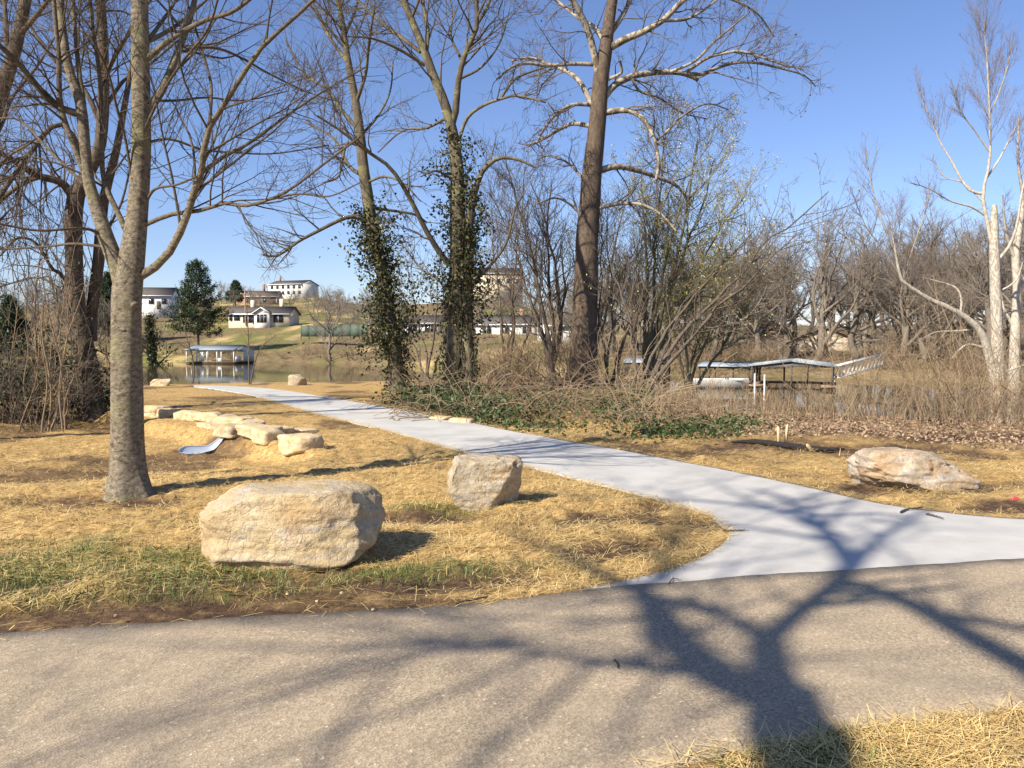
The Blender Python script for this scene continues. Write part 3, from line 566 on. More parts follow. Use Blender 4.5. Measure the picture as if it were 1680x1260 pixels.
# --- the big sycamore
def t_syc():
    rg = seeded(41); d = gp(955, 634)[1]; tb, cb = MB(), MB()
    main = stem(d, [(954, 642, 66), (955, 615, 52), (957, 580, 45), (959, 530, 42), (961, 470, 40), (963, 410, 37), (966, 350, 35), (971, 290, 32), (977, 230, 29), (982, 180, 27), (986, 130, 25), (991, 95, 23), (996, 60, 20), (1001, 25, 18), (1006, -10, 16), (1012, -80, 13), (1015, -180, 9), (1012, -300, 3)], 50)
    tubes(tb, main[0][None], main[1][None], 18, flare=.3)
    A = lambda p, a, b, dd=0: limb(d, p, a, b, dd, 18)
    L = [A([(984, 130), (976, 92), (966, 55), (955, 28), (940, 0), (915, -50), (890, -130)], 13, 6, -1.5), A([(990, 66), (975, 45), (950, 30), (925, 10), (890, -15), (850, -40)], 9, 3, 2), A([(980, 106), (940, 105), (900, 108), (865, 104), (840, 110), (815, 130)], 7, 3, -2.5),
         A([(974, 178), (955, 140), (935, 120), (900, 105), (870, 95), (840, 100)], 10, 3, 2.5), A([(972, 172), (940, 172), (915, 185), (895, 208), (880, 235)], 7, 3, -2), A([(970, 207), (940, 203), (920, 211), (895, 226), (870, 238)], 8, 4, 2),
         A([(1000, 78), (1030, 62), (1053, 53), (1089, 32), (1113, 8), (1145, -20), (1190, -60)], 13, 6, -2), A([(988, 165), (1008, 140), (1035, 126), (1062, 120), (1090, 118), (1120, 120), (1145, 130)], 12, 8, 1.5),
         A([(1120, 120), (1150, 122), (1170, 114), (1205, 103), (1240, 103), (1280, 112), (1320, 124), (1338, 142)], 7, 2, 1.5), A([(1125, 119), (1160, 95), (1190, 87), (1215, 84), (1250, 94), (1290, 108), (1315, 112)], 6, 2, -1.5), A([(1100, 118), (1140, 100), (1170, 70), (1200, 45), (1230, 20)], 5, 2, -2),
         A([(986, 186), (1010, 182), (1030, 181), (1050, 190), (1065, 210), (1075, 232), (1080, 270), (1075, 300)], 11, 4, -1.5), A([(976, 282), (1010, 273), (1040, 278), (1080, 291), (1110, 305), (1130, 330)], 12, 4, 2), A([(970, 345), (1010, 335), (1050, 335), (1085, 352), (1110, 380)], 7, 3, -2),
         A([(990, 132), (1010, 125), (1020, 118), (1017, 100)], 6, 4, -.6), A([(1001, 55), (1020, 28), (1036, -5), (1055, -60)], 10, 5, 1), A([(1089, 34), (1130, 30), (1170, 5), (1210, -30)], 6, 2, 1), A([(960, 360), (935, 335), (910, 325), (880, 335)], 5, 2, -1), A([(962, 300), (935, 270), (905, 255), (880, 262)], 5, 2, 1.5),
         A([(1035, 126), (1050, 150), (1080, 160), (1120, 185), (1160, 195)], 5, 2, 1.5), A([(1075, 232), (1095, 215), (1120, 190), (1160, 170), (1195, 180)], 5, 2, 1), A([(1008, -40), (1040, -90), (1060, -170)], 9, 4, -2), A([(1012, -70), (980, -130), (960, -200)], 8, 4, 2), A([(1140, -15), (1190, -5), (1240, 20), (1270, 60)], 6, 2, 2)]
    P, R = stk(L); tubes(cb, P, R, 7); up = resamp(main[0][30:], main[1][30:], 18)
    tips, P3 = crown(cb, np.concatenate([P, up[0][None]]), np.concatenate([R, up[1][None]]), (260, 1150, 3600), rng=rg, sp=dict(a=dict(lim=(.6, 3.2), rcap=.035, wander=.2, up=.02), b=dict(lim=(.4, 1.7), wander=.22), c=dict(lim=(.25, .9), rmin=.006, wander=.2)))
    k = rg.choice(len(P3), 500); bb = MB(); leaves(bb, P3[k, -1]-[0, 0, .05], .07, rg, asp=1)
    t, b = tree('tree', gp(955, 636), 'tallest tree, a thick brown trunked sycamore with pale mottled limbs', 'tree', tb, M['syc_trunk'], cb, M['syc_limb'])
    tag(obj('seed_ball', bb, M['redbud'], t, off=b), kind='stuff')
t_syc()
# --- right hand white sycamore and its leaning white limb
def t_white():
    rg = seeded(51); d = gp(1636, 690)[1]; tb, cb = MB(), MB()
    main = stem(d, [(1637, 702, 38), (1637, 670, 30), (1637, 620, 26), (1636, 560, 22), (1634, 500, 20), (1632, 440, 19), (1631, 395, 17), (1631, 350, 12), (1632, 336, 8)], 30)
    tubes(tb, main[0][None], main[1][None]*.85, 12, flare=.3)
    A = lambda p, a, b, dd=0: limb(d, p, a, b, dd, 18)
    L = [A([(1630, 415), (1621, 370), (1614, 335), (1613, 312), (1621, 280), (1625, 240), (1623, 180), (1620, 110), (1616, 60), (1613, 22)], 11, 2, -.5), A([(1615, 318), (1592, 313), (1576, 292), (1560, 262), (1544, 236), (1525, 190), (1506, 145)], 8, 2, 1),
         A([(1634, 430), (1655, 405), (1668, 370), (1676, 320), (1690, 250), (1700, 170)], 9, 3, -1), A([(1620, 290), (1640, 260), (1665, 212), (1690, 180)], 6, 2, 1), A([(1624, 250), (1600, 215), (1575, 180), (1560, 130)], 5, 2, -1), A([(1623, 190), (1640, 150), (1655, 100), (1660, 60)], 5, 2, .6),
         A([(1618, 355), (1595, 340), (1560, 330), (1525, 310), (1495, 300)], 6, 2, -1.2), A([(1637, 655), (1628, 610), (1620, 575), (1611, 548), (1596, 530), (1572, 513), (1546, 500), (1520, 489), (1500, 474), (1480, 462), (1470, 420), (1462, 370)], 18, 3, -1.6), A([(1576, 514), (1577, 490), (1568, 472), (1540, 462), (1510, 455)], 7, 3, .8),
         A([(1618, 572), (1592, 565), (1576, 572), (1560, 590)], 7, 3, -.8), A([(1600, 540), (1570, 543), (1535, 545), (1505, 560)], 5, 2, .8), A([(1640, 612), (1665, 604), (1690, 595)], 6, 4, -.8), A([(1470, 420), (1440, 340), (1425, 280), (1420, 240)], 4, 2, 1), A([(1482, 462), (1450, 410), (1420, 370), (1400, 320)], 4, 2, -1),
         A([(1634, 480), (1655, 470), (1670, 455), (1678, 430)], 6, 3, .8), A([(1612, 330), (1580, 300), (1550, 290), (1530, 260)], 5, 2, 1.4), A([(1480, 462), (1500, 400), (1520, 340), (1525, 300)], 4, 2, .6)]
    L = [(p, r*(.62 if k != 7 else .85)) for k, (p, r) in enumerate(L)]
    P, R = stk(L); tubes(cb, P, R, 8)
    Pt, Rt = P[:, 6:], R[:, 6:]
    tips, P3 = crown(cb, Pt, Rt, (300, 1300, 4200), rng=rg, sp=dict(a=dict(ang=(18, 48), lim=(.5, 3.4), rcap=.016, up=.13, wander=.09, rmin=.006), b=dict(ang=(15, 45), lim=(.3, 1.5), up=.14, rmin=.0055), c=dict(ang=(15, 45), lim=(.15, .7), up=.14, rmin=.005)))
    bb = MB(); k = rg.choice(len(P3), 900); leaves(bb, P3[k, -1], .06, rg, asp=.9)
    t, b = tree('tree', gp(1636, 692), 'white barked sycamore with broken top and low leaning white limb at right', 'tree', tb, M['white_base'], cb, M['white'])
    tag(obj('seed_ball', bb, M['redbud'], t, off=b), kind='stuff')
    tb, cb = MB(), MB(); d2 = d+6
    m2 = stem(d2, [(1664, 672, 20), (1664, 600, 17), (1666, 540, 15), (1669, 470, 13), (1666, 420, 12), (1675, 360, 10), (1690, 280, 8), (1700, 200, 5), (1705, 120, 2)], 24); tubes(tb, m2[0][None], m2[1][None], 10)
    L = [limb(d2, p, 6, 2, dd, 14) for p, dd in [([(1668, 480), (1690, 440), (1720, 380)], 1), ([(1667, 430), (1650, 380), (1645, 320)], -1), ([(1680, 330), (1670, 260), (1672, 190)], .5), ([(1665, 540), (1645, 500), (1640, 450)], .6)]]
    P, R = stk(L); tubes(cb, P, R, 6); crown(cb, P, R, (40, 130, 380), rng=rg, sp=dict(a=dict(up=.12, lim=(.4, 2), rcap=.02), b=dict(up=.12, lim=(.3, 1.2)), c=dict(up=.1, lim=(.2, .7))))
    p = U(1664, 672, d2); p[2] = gz(p[0], p[1]); tree('tree', p, 'slender white barked tree cut by the right edge of the picture', 'tree', tb, M['white'], cb, M['white'])
t_white()
# --- multi stemmed budding tree and the thin trees between the big trunks
def fan_tree(name, label, px, py, tops, d, w, counts, mat, rg, budn=0, bud=None, bsize=.09, sp=None, group=None, twmat=None, yoff=0):
    tb, cb = MB(), MB(); base = U(px, py, d); base[2] = gz(base[0], base[1])-.05; L = []
    for k, (tx, ty, dd) in enumerate(tops):
        n = 5; q = np.linspace(0, 1, n); bend = rg.normal()*18; pts = [(px+(tx-px)*a**1.25+bend*math.sin(a*3.1)*.5, py+(ty-py)*a) for a in q]
        pts[0] = (px+rg.normal()*1.5, py)
        P, R = limb(d, pts, w*rg.uniform(.7, 1), w*.16, dd, 18); P = P+np.concatenate([np.zeros((1, 3)), np.cumsum(rg.normal(size=(17, 3))*.05, 0)]); P[0] = base; L.append((P, R))
    P, R = stk(L); tubes(tb, P[:, :9], R[:, :9], 8); tubes(cb, P[:, 8:], R[:, 8:], 6)
    tips, P3 = crown(cb, P[:, 4:], R[:, 4:], counts, rng=rg, sp=sp)
    t, b = tree(name, base, label, 'tree', tb, mat, cb, twmat or mat, group)
    if budn:
        bb = MB(); k = rg.choice(len(tips), budn); leaves(bb, tips[k]+rg.normal(size=(budn, 3))*.05, bsize, rg); tag(obj('buds', bb, bud, t, off=b), kind='stuff')
    return t
rg = seeded(61)
SPB = dict(a=dict(lim=(.6, 3.0), up=.08, rcap=.03), b=dict(lim=(.4, 1.7), up=.08, rmin=.007), c=dict(lim=(.25, .9), up=.06, rmin=.006))
fan_tree('tree', 'yellow green budding tree leaning right behind the sycamore', 1060, 628, [(1095, 215, 1), (1150, 225, -1), (1190, 260, 2), (1225, 310, -1), (1235, 370, 1), (1130, 300, -2.5), (1060, 300, 2), (1190, 420, 1)], 36, 9, (200, 950, 3000), M['bud'], rg, 15000, M['budleaf'], .06, SPB)
fan_tree('tree', 'thin twin stemmed tree in front of the pale far houses left of the sycamore', 905, 622, [(850, 330, 1), (880, 300, -1), (920, 380, 1), (905, 290, 0)], 37, 9, (70, 300, 900), M['twig'], rg, 0, sp=SPB)
fan_tree('tree', 'slender grey tree bending left between the twin ivy trunks and the sycamore', 912, 640, [(800, 310, 1), (830, 250, -1), (860, 420, 1)], 33, 8, (70, 300, 900), M['twig'], rg, 0, sp=SPB)
fan_tree('tree', 'thin bare tree just right of the sycamore trunk', 1000, 640, [(1010, 330, 1), (1040, 360, -1), (985, 380, .5), (1065, 420, 1)], 34, 7, (60, 300, 900), M['twig'], rg, 0, sp=SPB)
fan_tree('tree', 'leaning dark bankside tree over the water left of the open dock', 1045, 668, [(1120, 520, .5), (1215, 440, 1), (1290, 370, -1), (1335, 310, .5), (1010, 440, .5)], 27, 9, (60, 260, 800), M['twig'], rg, 300, M['budleaf'], .06, SPB)
fan_tree('tree', 'olive budding shrubby tree over the water behind the leaning dark tree', 1130, 655, [(1090, 440, 1), (1150, 430, -1), (1200, 450, 1), (1240, 470, .5), (1170, 500, .5)], 40, 7, (80, 420, 1400), M['bud'], rg, 5000, M['budleaf'], .065, SPB)
fan_tree('tree', 'thin twiggy tree directly right of the twin ivy trunks', 835, 636, [(800, 330, 1), (850, 290, -1), (880, 350, 1), (830, 400, .5)], 39, 7, (80, 380, 1300), M['twig'], rg, 0, sp=SPB)
fan_tree('tree', 'twiggy grey tree close behind the sycamore trunk', 972, 628, [(930, 380, 1), (1000, 340, -1), (1030, 300, 1), (960, 300, .5), (1050, 390, 1)], 41, 8, (90, 420, 1500), M['twig'], rg, 0, sp=SPB)
fan_tree('tree', 'twiggy tree behind the leaning dark bankside tree', 1095, 640, [(1060, 400, 1), (1110, 390, -1), (1150, 420, 1), (1085, 460, .5)], 42, 7, (80, 380, 1300), M['twig'], rg, 900, M['budleaf'], .09, SPB)
fan_tree('tree', 'bare shrubby tree low on the bank between the ivy clad trees', 700, 634, [(670, 420, 1), (715, 400, -1), (735, 470, 1), (650, 500, .5)], 36, 5, (60, 280, 900), M['twig'], rg, 0, sp=SPB)
# ---- the tree behind the viewer that throws the branching shadow over the paths
def t_shadow():
    rg = seeded(71); hx = LD[:2]/-LD[2]
    def S3(pts):                                            # (ground point in view, height, radius)
        P, R = [], []
        for (px, py, h, w) in pts:
            q = ray(px, py); q = q*(EYE/-q[2]); g = q[:2]; P.append([g[0]-hx[0]*h, g[1]-hx[1]*h, h]); R.append(w*.85)
        return P, R
    P0, R0 = S3([(1330, 1290, 6.6, .20), (1300, 1200, 7.1, .19), (1290, 1150, 7.5, .17)])
    b = np.array([P0[0][0]-.15, P0[0][1]-1.0]); B = [[b[0], b[1], -.15], [b[0]+.02, b[1]+.05, 1.5], [b[0]+.05, b[1]+.3, 3.6], [b[0]+.1, b[1]+.65, 5.3]]
    tb, cb = MB(), MB(); q = resamp(B+P0, [.28, .2, .165, .135]+R0, 40); tubes(tb, q[0][None], q[1][None], 14, flare=.5)
    specs = [[(1290, 1155, 7.5, .14), (1180, 1110, 8.0, .13), (1110, 1050, 8.5, .12), (1075, 1000, 9.0, .11), (1060, 975, 9.4, .09), (1000, 950, 10, .06), (900, 900, 11, .04), (800, 860, 12, .02)],
             [(1290, 1155, 7.5, .13), (1268, 1100, 7.9, .115), (1262, 1055, 8.3, .11)],
             [(1262, 1055, 8.3, .07), (1225, 1030, 8.6, .06), (1150, 995, 9.2, .05), (1060, 985, 9.8, .035), (920, 1000, 10.4, .02)],
             [(1262, 1055, 8.3, .09), (1310, 1010, 8.9, .085), (1360, 970, 9.4, .08), (1400, 930, 9.9, .09)],
             [(1400, 930, 9.9, .10), (1370, 890, 10.6, .085), (1330, 850, 11.4, .07), (1290, 820, 12.2, .05), (1240, 800, 13, .03)],
             [(1400, 930, 9.9, .08), (1440, 890, 10.6, .06), (1500, 850, 11.4, .045), (1560, 800, 12.4, .02)],
             [(1340, 1300, 6.6, .12), (1620, 1380, 6.9, .11), (1900, 1260, 7.3, .10), (1720, 1118, 7.9, .10), (1600, 1050, 8.5, .095), (1500, 995, 9.2, .085), (1400, 958, 9.8, .07)],
             [(1520, 1008, 9.0, .06), (1600, 1020, 9.4, .06), (1700, 1035, 9.8, .05), (1850, 1030, 10.6, .03)],
             [(1180, 1110, 8.0, .06), (1000, 1090, 9, .05), (800, 1060, 10, .035), (600, 1060, 11, .02)],
             [(1110, 1050, 8.5, .05), (960, 1010, 9.6, .04), (820, 1010, 10.6, .025), (640, 1020, 11.5, .015)],
             [(1060, 975, 9.4, .06), (1090, 930, 10.4, .05), (1120, 860, 11.6, .035), (1100, 800, 13, .02)],
             [(1370, 890, 10.6, .05), (1250, 870, 11.4, .035), (1100, 850, 12.5, .02)]]
    specs = [q for k, q in enumerate(specs) if k != 9]
    L = [resamp(*S3(s), 18) for s in specs]
    for k in (0, 3):                                       # lower limbs reaching over the left of the view
        a = np.array([b[0]+.06, b[1]+.5, 4.2+k*.35]); th = rad([-75, -50, -30, -100, -60, -20, -85][k]); dr = np.array([math.sin(th), math.cos(th), .55+.1*k]); 
        L.append(resamp([a, a+dr*1.2+[0, 0, .1], a+dr*2.6, a+dr*4.2+[0, 0, .5]], [.045, .035, .025, .015], 18))
    P, R = stk(L); tubes(cb, P, R, 8)
    crown(cb, P, R, (60, 150, 300), rng=rg, sp=dict(a=dict(lim=(.6, 3), rcap=.028), b=dict(lim=(.3, 1.4)), c=dict(lim=(.2, .7), rmin=.004)))
    hi = np.concatenate([P[3:6], P[8:11]]); hr = np.concatenate([R[3:6], R[8:11]])
    Pu, Ru = grow(hi, hr, 34, tr=(.3, 1), ang=(25, 60), ln=(.5, 1.0), lim=(1.0, 3.2), rf=.7, rmin=.012, n=9, wander=.12, up=.02, rng=rg); tubes(cb, Pu, np.maximum(Ru, .012), 5)
    Pv, Rv = grow(Pu, Ru, 70, ln=(.35, .7), lim=(.5, 1.6), rf=.7, rmin=.009, n=6, rng=rg); tubes(cb, Pv, Rv, 4)
    tree('tree', (b[0], b[1], -.1), 'bare tree standing behind the viewer whose forked shadow crosses the asphalt and concrete', 'tree', tb, M['ash'], cb, M['ash'])
t_shadow()
# ================================================================== STONES
def stone_mat(name, a, b, c, grey, sc=2.2, pz=0., zs=2.2):
    t = MT(name); v = t.co(); n = t.noise(v, sc, 6, .62, dist=.6); f = t.noise(v, 28, 6, .75)
    lay = t.noise(t.co((.6, .6, zs)), sc*1.7, 5, .6, dist=.4)
    col = t.ramp(n, [(.3, b), (.48, a), (.66, c)])
    col = t.mix(t.ramp(lay, [(.5, 0.0), (.62, .75)]), col, grey)
    col = t.mix(t.ramp(t.noise(v, sc*.9, 3, .5), [(.58, 0.0), (.66, .6)]), col, (.42, .26, .11))
    col = t.mix(t.ramp(f, [(.35, .55), (.5, 0.0)]), col, tuple(q*.55 for q in b))
    cr = t.vor(t.n('VectorMath', 0, {0: v, 1: t.noise(v, 3, 3, .6, 1)}, operation='ADD'), 2.6, 0, 'DISTANCE_TO_EDGE')
    t.col(t.mix(t.ramp(cr, [(.0, .5), (.012, 0.0)]), col, tuple(q*.4 for q in b))).rough(.9)
    crk = t.ramp(t.vor(t.n('VectorMath', 0, {0: t.co((1, 1, 1.8)), 1: t.noise(v, 2.2, 4, .7, 1)}, operation='ADD'), 5.5, 0, 'DISTANCE_TO_EDGE'), [(.0, 0.0), (.05, .6), (.3, 1.0)])
    f = t.math('ADD', f, t.math('MULTIPLY', crk, .35))
    t.bump(t.math('ADD', t.math('MULTIPLY', f, .5), t.math('ADD', t.math('MULTIPLY', n, .6), t.math('MULTIPLY', t.noise(v, 9, 5, .7), .7))), .85, .03); return t.m
M['stone'] = stone_mat('sandstone_tan', (.48, .37, .215), (.40, .29, .155), (.56, .47, .32), (.40, .36, .30))
M['stone2'] = stone_mat('sandstone_grey_tan', (.44, .36, .24), (.36, .28, .17), (.54, .46, .34), (.36, .33, .29), 3.4)
M['stone3'] = stone_mat('sandstone_rusty', (.44, .35, .24), (.38, .25, .14), (.56, .50, .41), (.40, .38, .35), 2.6)
M['stone4'] = stone_mat('sandstone_cream', (.60, .47, .28), (.50, .36, .18), (.66, .55, .37), (.48, .42, .33), 3.0)
def cube_grid(n):
    """unit sphere-cube: verts in [-1,1]^3, quads"""
    key = {}; V = []; Q = []
    def vid(p):
        k = tuple(np.round(p, 5))
        if k not in key: key[k] = len(V); V.append(p)
        return key[k]
    g = np.linspace(-1, 1, n+1)
    for ax in range(3):
        for s in (-1, 1):
            for i in range(n):
                for j in range(n):
                    q = []
                    for a, b in ((0, 0), (1, 0), (1, 1), (0, 1)):
                        p = np.zeros(3); p[ax] = s; p[(ax+1) % 3] = g[i+a]; p[(ax+2) % 3] = g[j+b]; q.append(vid(p))
                    Q.append(q if s > 0 else q[::-1])
    return np.array(V), np.array(Q)
CG = {n: cube_grid(n) for n in (6, 12, 40)}
def rock(size, seed, n=12, sup=5., cuts=6, amp=.05, planes=(), rough=1., fine=None, chips=()):
    V, Q = CG[n]; rg = np.random.default_rng(seed)
    d = unit(V); p = d/((np.abs(d)**sup).sum(1, keepdims=True)**(1/sup))      # superquadric
    p = p*(1+.10*fbm(p*.9+seed, 2, seed)[:, None])
    for k in range(cuts):
        nv = unit(rg.normal(size=3)); h = rg.uniform(.82, 1.05); e = p@nv-h; p = p-np.maximum(e, 0)[:, None]*nv
    for nv, h in planes:
        nv = unit(np.array(nv, float)); e = p@nv-h; p = p-np.maximum(e, 0)[:, None]*nv*.97
    for c, rr, dep in chips:
        c = np.array(c, float); q = np.linalg.norm(p-c, axis=1); w = ss(1.15-q/rr+.35*fbm(p*5, 2, seed+5)); p = p-(unit(c)*dep)*w[:, None]
    dn = unit(p); st = fbm(p*np.array([1.5, 1.5, 4.])+seed, 4, seed+1)
    rid = 1-np.abs(fbm(p*2.2+seed*3, 3, seed+9))
    p = p+dn*(amp*st+amp*.6*(rid-.6)+amp*.5*fbm(p*7, 3, seed+2)*rough+amp*.22*fbm(p*19, 2, seed+3)*rough)[:, None]
    return MB().add(p*np.array(size)/2, Q)
def put_rock(name, px, py, w, h, dep, seed, mat, label, n=12, rz=0, sink=.06, dd=0., tilt=0, rx=0, group=None, parent=None, **k):
    """stands its lowest edge where the photograph shows it; w and h in picture pixels at that distance"""
    g = gp(px, py); d = g[1]; g = gp(px, py)+np.array([0, dep/2*.8, 0]); g[2] = gz(g[0], g[1]); s = np.array([w/F*d, dep, h/F*d*(1+sink*2)])
    o = obj(name, rock(s, seed, n, **k), mat); o.location = tuple(g+np.array([0, 0, s[2]/2-sink*s[2]])); o.rotation_euler = (rx, tilt, rz)
    if parent is None: tag(o, label, 'boulder', group)
    return o, d
put_rock('boulder', 464, 938, 292, 132, .74, 3, M['stone'], 'largest tan boulder, long and rounded, lying on thin grass near the asphalt', n=40, rz=-.06, sink=.05, tilt=-.035, sup=3.9, cuts=1, amp=.034,
         planes=[((-.7, -.3, .8), 1.0), ((-.1, -.8, -.6), 1.14), ((0, -.5, .8), 1.16), ((.75, 0, -.6), 1.2), ((1, -.3, .1), .97), ((0, -1, .1), .84), ((0, 0, 1), .9)], chips=[((.62, -.95, -.05), .5, .09), ((.66, -.9, -.5), .3, .06), ((-.28, -.92, -.8), .22, .06), ((-.55, -.95, -.8), .24, .05)])
put_rock('boulder', 792, 838, 126, 84, .56, 12, M['stone2'], 'square blocky boulder standing alone between the big boulder and the concrete path', n=40, rz=.12, sink=.05, sup=7, cuts=4, amp=.05, planes=[((.1, -1, .1), .9), ((0, -.5, 1), 1.12), ((.9, -.6, .1), 1.12), ((-1, 0, .25), .93)], chips=[((.7, -.5, .95), .45, .14), ((.8, -.8, -.1), .3, .1)])
put_rock('boulder', 1516, 801, 182, 47, .7, 23, M['stone3'], 'low rusty grey boulder sunk in straw on the far side of the concrete', n=40, rz=.0, sink=.28, tilt=.08, sup=5, cuts=6, amp=.07, planes=[((.75, -.2, .75), .92), ((-.1, -.85, .45), .95), ((.3, -1, .2), .9)], chips=[((.55, -.7, .5), .4, .15)])
put_rock('boulder', 486, 633, 28, 17, .6, 31, M['stone2'], 'small pale rock at the water edge above the path bend', n=12, sink=.1)
put_rock('boulder', 262, 634, 30, 11, .5, 33, M['stone4'], 'flat cream rock beside the far end of the concrete path', n=12, sink=.15)
def stone_wall():
    b = gp(370, 712); t = thing('stone_wall', b, 'low curved wall of stacked tan sandstone blocks below the path', 'stone wall')
    L = [(222, 683, 34, 24), (243, 685, 32, 27), (267, 686, 22, 22), (285, 687, 18, 21), (304, 690, 24, 23), (324, 693, 22, 22), (343, 695, 24, 24), (362, 697, 20, 21), (350, 704, 36, 12), (382, 704, 34, 26), (404, 707, 30, 24), (374, 721, 30, 23), (420, 722, 36, 31), (440, 728, 30, 30), (452, 718, 22, 22), (462, 716, 20, 14), (486, 712, 34, 11), (474, 727, 22, 16), (489, 746, 40, 32)]
    for k, (px, py, w, h) in enumerate(L):
        o, d = put_rock('stone', px, py, w*2.0, h*.66, .48 if w > 24 else .42, 100+k, [M['stone4'], M['stone']][k % 4 == 3], None, n=12, rz=-.72+.2*math.sin(k*2.3), sink=.14 if k < 18 else .3, parent=t, sup=9, cuts=4, amp=.045)
        o.parent = t; o.location = Vector(o.location)-Vector(b)
stone_wall()
def edging():
    for k, (px, py, w, h, lab) in enumerate([(722, 690, 40, 6, 'thin flat stone along the path edge below the ivy trees, left one'), (756, 694, 46, 7, 'thin flat stone along the path edge below the ivy trees, right one')]):
        put_rock('edging_stone', px, py, w, h, .3, 140+k, M['stone4'], lab, n=6, sink=.2, rz=-.5, group='flat stones at the path edge')
edging()
# mitred drain pipe in the swale
def drain():
    a, b = gp(296, 747), gp(366, 722); t = thing('drain_pipe', a, 'pale mitred end of a drain pipe half buried in straw below the wall', 'drain pipe')
    ax = b-a; ln = np.hypot(*ax[:2]); u = np.array([ax[0]/ln, ax[1]/ln, 0]); s = np.array([u[1], -u[0], 0]); r = .20
    n, m = 26, 18; V = []
    for th_ in (0, .012):
        for i in range(n):
            q = i/(n-1); c = a+u*ln*q; hw = .15*(math.sin(min(1, (q+.02)/.3)*math.pi/2)**.6)*(1-.8*max(0, (q-.3)/.7)); zc = gz(*c[:2])+.06
            for j in range(m):
                f = -1+2*j/(m-1); V.append([c[0]-s[0]*f*hw, c[1]-s[1]*f*hw, zc+.10*f*hw/.24*.9-.09*(1-f*f)*hw/.24*.9-th_])
    i = (np.arange(n-1)*m)[:, None]; j = np.arange(m-1)[None]; Q = np.stack([i+j, i+j+1, i+m+j+1, i+m+j], -1).reshape(-1, 4)
    k = n*m; e = []
    for j in (0, m-1): q = np.arange(n-1)*m+j; e.append(np.stack([q, q+m, q+m+k, q+k], 1))
    q = np.arange(m-1); e.append(np.stack([q, q+1, q+1+k, q+k], 1))
    mt = simple('pipe_sky_blue', (.62, .70, .80), (.50, .58, .68), 6, .3, .5, .3)  # pale blue base colour carries the sky reflected inside the pipe
    obj('pipe_shell', MB().add(np.array(V), [Q, Q+k]+e), mt, t, off=a)
    rb = MB(); 
    rims = [np.array(V)[np.arange(n)*m+j]+[0, 0, .004] for j in (0, m-1)]; tubes(rb, np.array(rims), np.full((2, n), .007), 6)
    obj('rim', rb, simple('pipe_rim_white', (.75, .76, .78), rough=.4), t, off=a)
drain()
# ================================================================== FAR BUILDINGS, DOCKS
M['roofmetal'] = simple('dock_roof_metal', (.33, .37, .40), (.25, .29, .32), 2.5, .55, .3, .1, (1, 8, 1))
M['whitepaint'] = simple('white_paint', (.78, .77, .73), (.66, .64, .59), 5, .7)
M['cream'] = simple('cream_siding', (.66, .56, .42), (.58, .48, .35), 3, .8)
M['darkwood'] = simple('dark_wood', (.12, .09, .065), (.07, .055, .04), 7, .85, stretch=(1, 1, .3))
M['deckwood'] = simple('deck_wood', (.32, .22, .13), (.22, .15, .09), 7, .85)
M['glass'] = simple('window_glass', (.035, .04, .05), (.02, .024, .03), 2, .08, .6)
M['shingle'] = simple('roof_shingle', (.13, .115, .105), (.085, .075, .07), 9, .9)
M['shingle2'] = simple('roof_shingle_brown', (.20, .15, .115), (.14, .105, .08), 9, .9)
M['brick'] = simple('brick_wall', (.34, .22, .15), (.26, .16, .11), 16, .9)
M['steel'] = simple('weathered_steel', (.10, .085, .07), (.06, .05, .045), 6, .6, .3)
M['fascia'] = simple('white_fascia', (.8, .79, .76), (.7, .69, .66), 4, .6)
def prism(mb, x0, x1, hw, z0, z1, th=.1):
    """gable roof sheet along x with thickness"""
    for s in (-1, 1):
        q = np.array([[x0, s*hw, z0], [x1, s*hw, z0], [x1, 0, z1], [x0, 0, z1]]); V = np.vstack([q, q-[0, 0, th]])
        mb.add(V, np.array([[0, 1, 2, 3], [7, 6, 5, 4], [0, 4, 5, 1], [1, 5, 6, 2], [3, 7, 4, 0], [2, 6, 7, 3]]))
    return mb
def gable(mb, x, hw, z0, z1, th=.12):
    q = np.array([[x-th/2, -hw, z0], [x-th/2, hw, z0], [x-th/2, 0, z1], [x+th/2, -hw, z0], [x+th/2, hw, z0], [x+th/2, 0, z1]])
    return mb.add(q, [np.array([[0, 1, 2], [5, 4, 3]]), np.array([[0, 3, 4, 1], [1, 4, 5, 2], [2, 5, 3, 0]])])
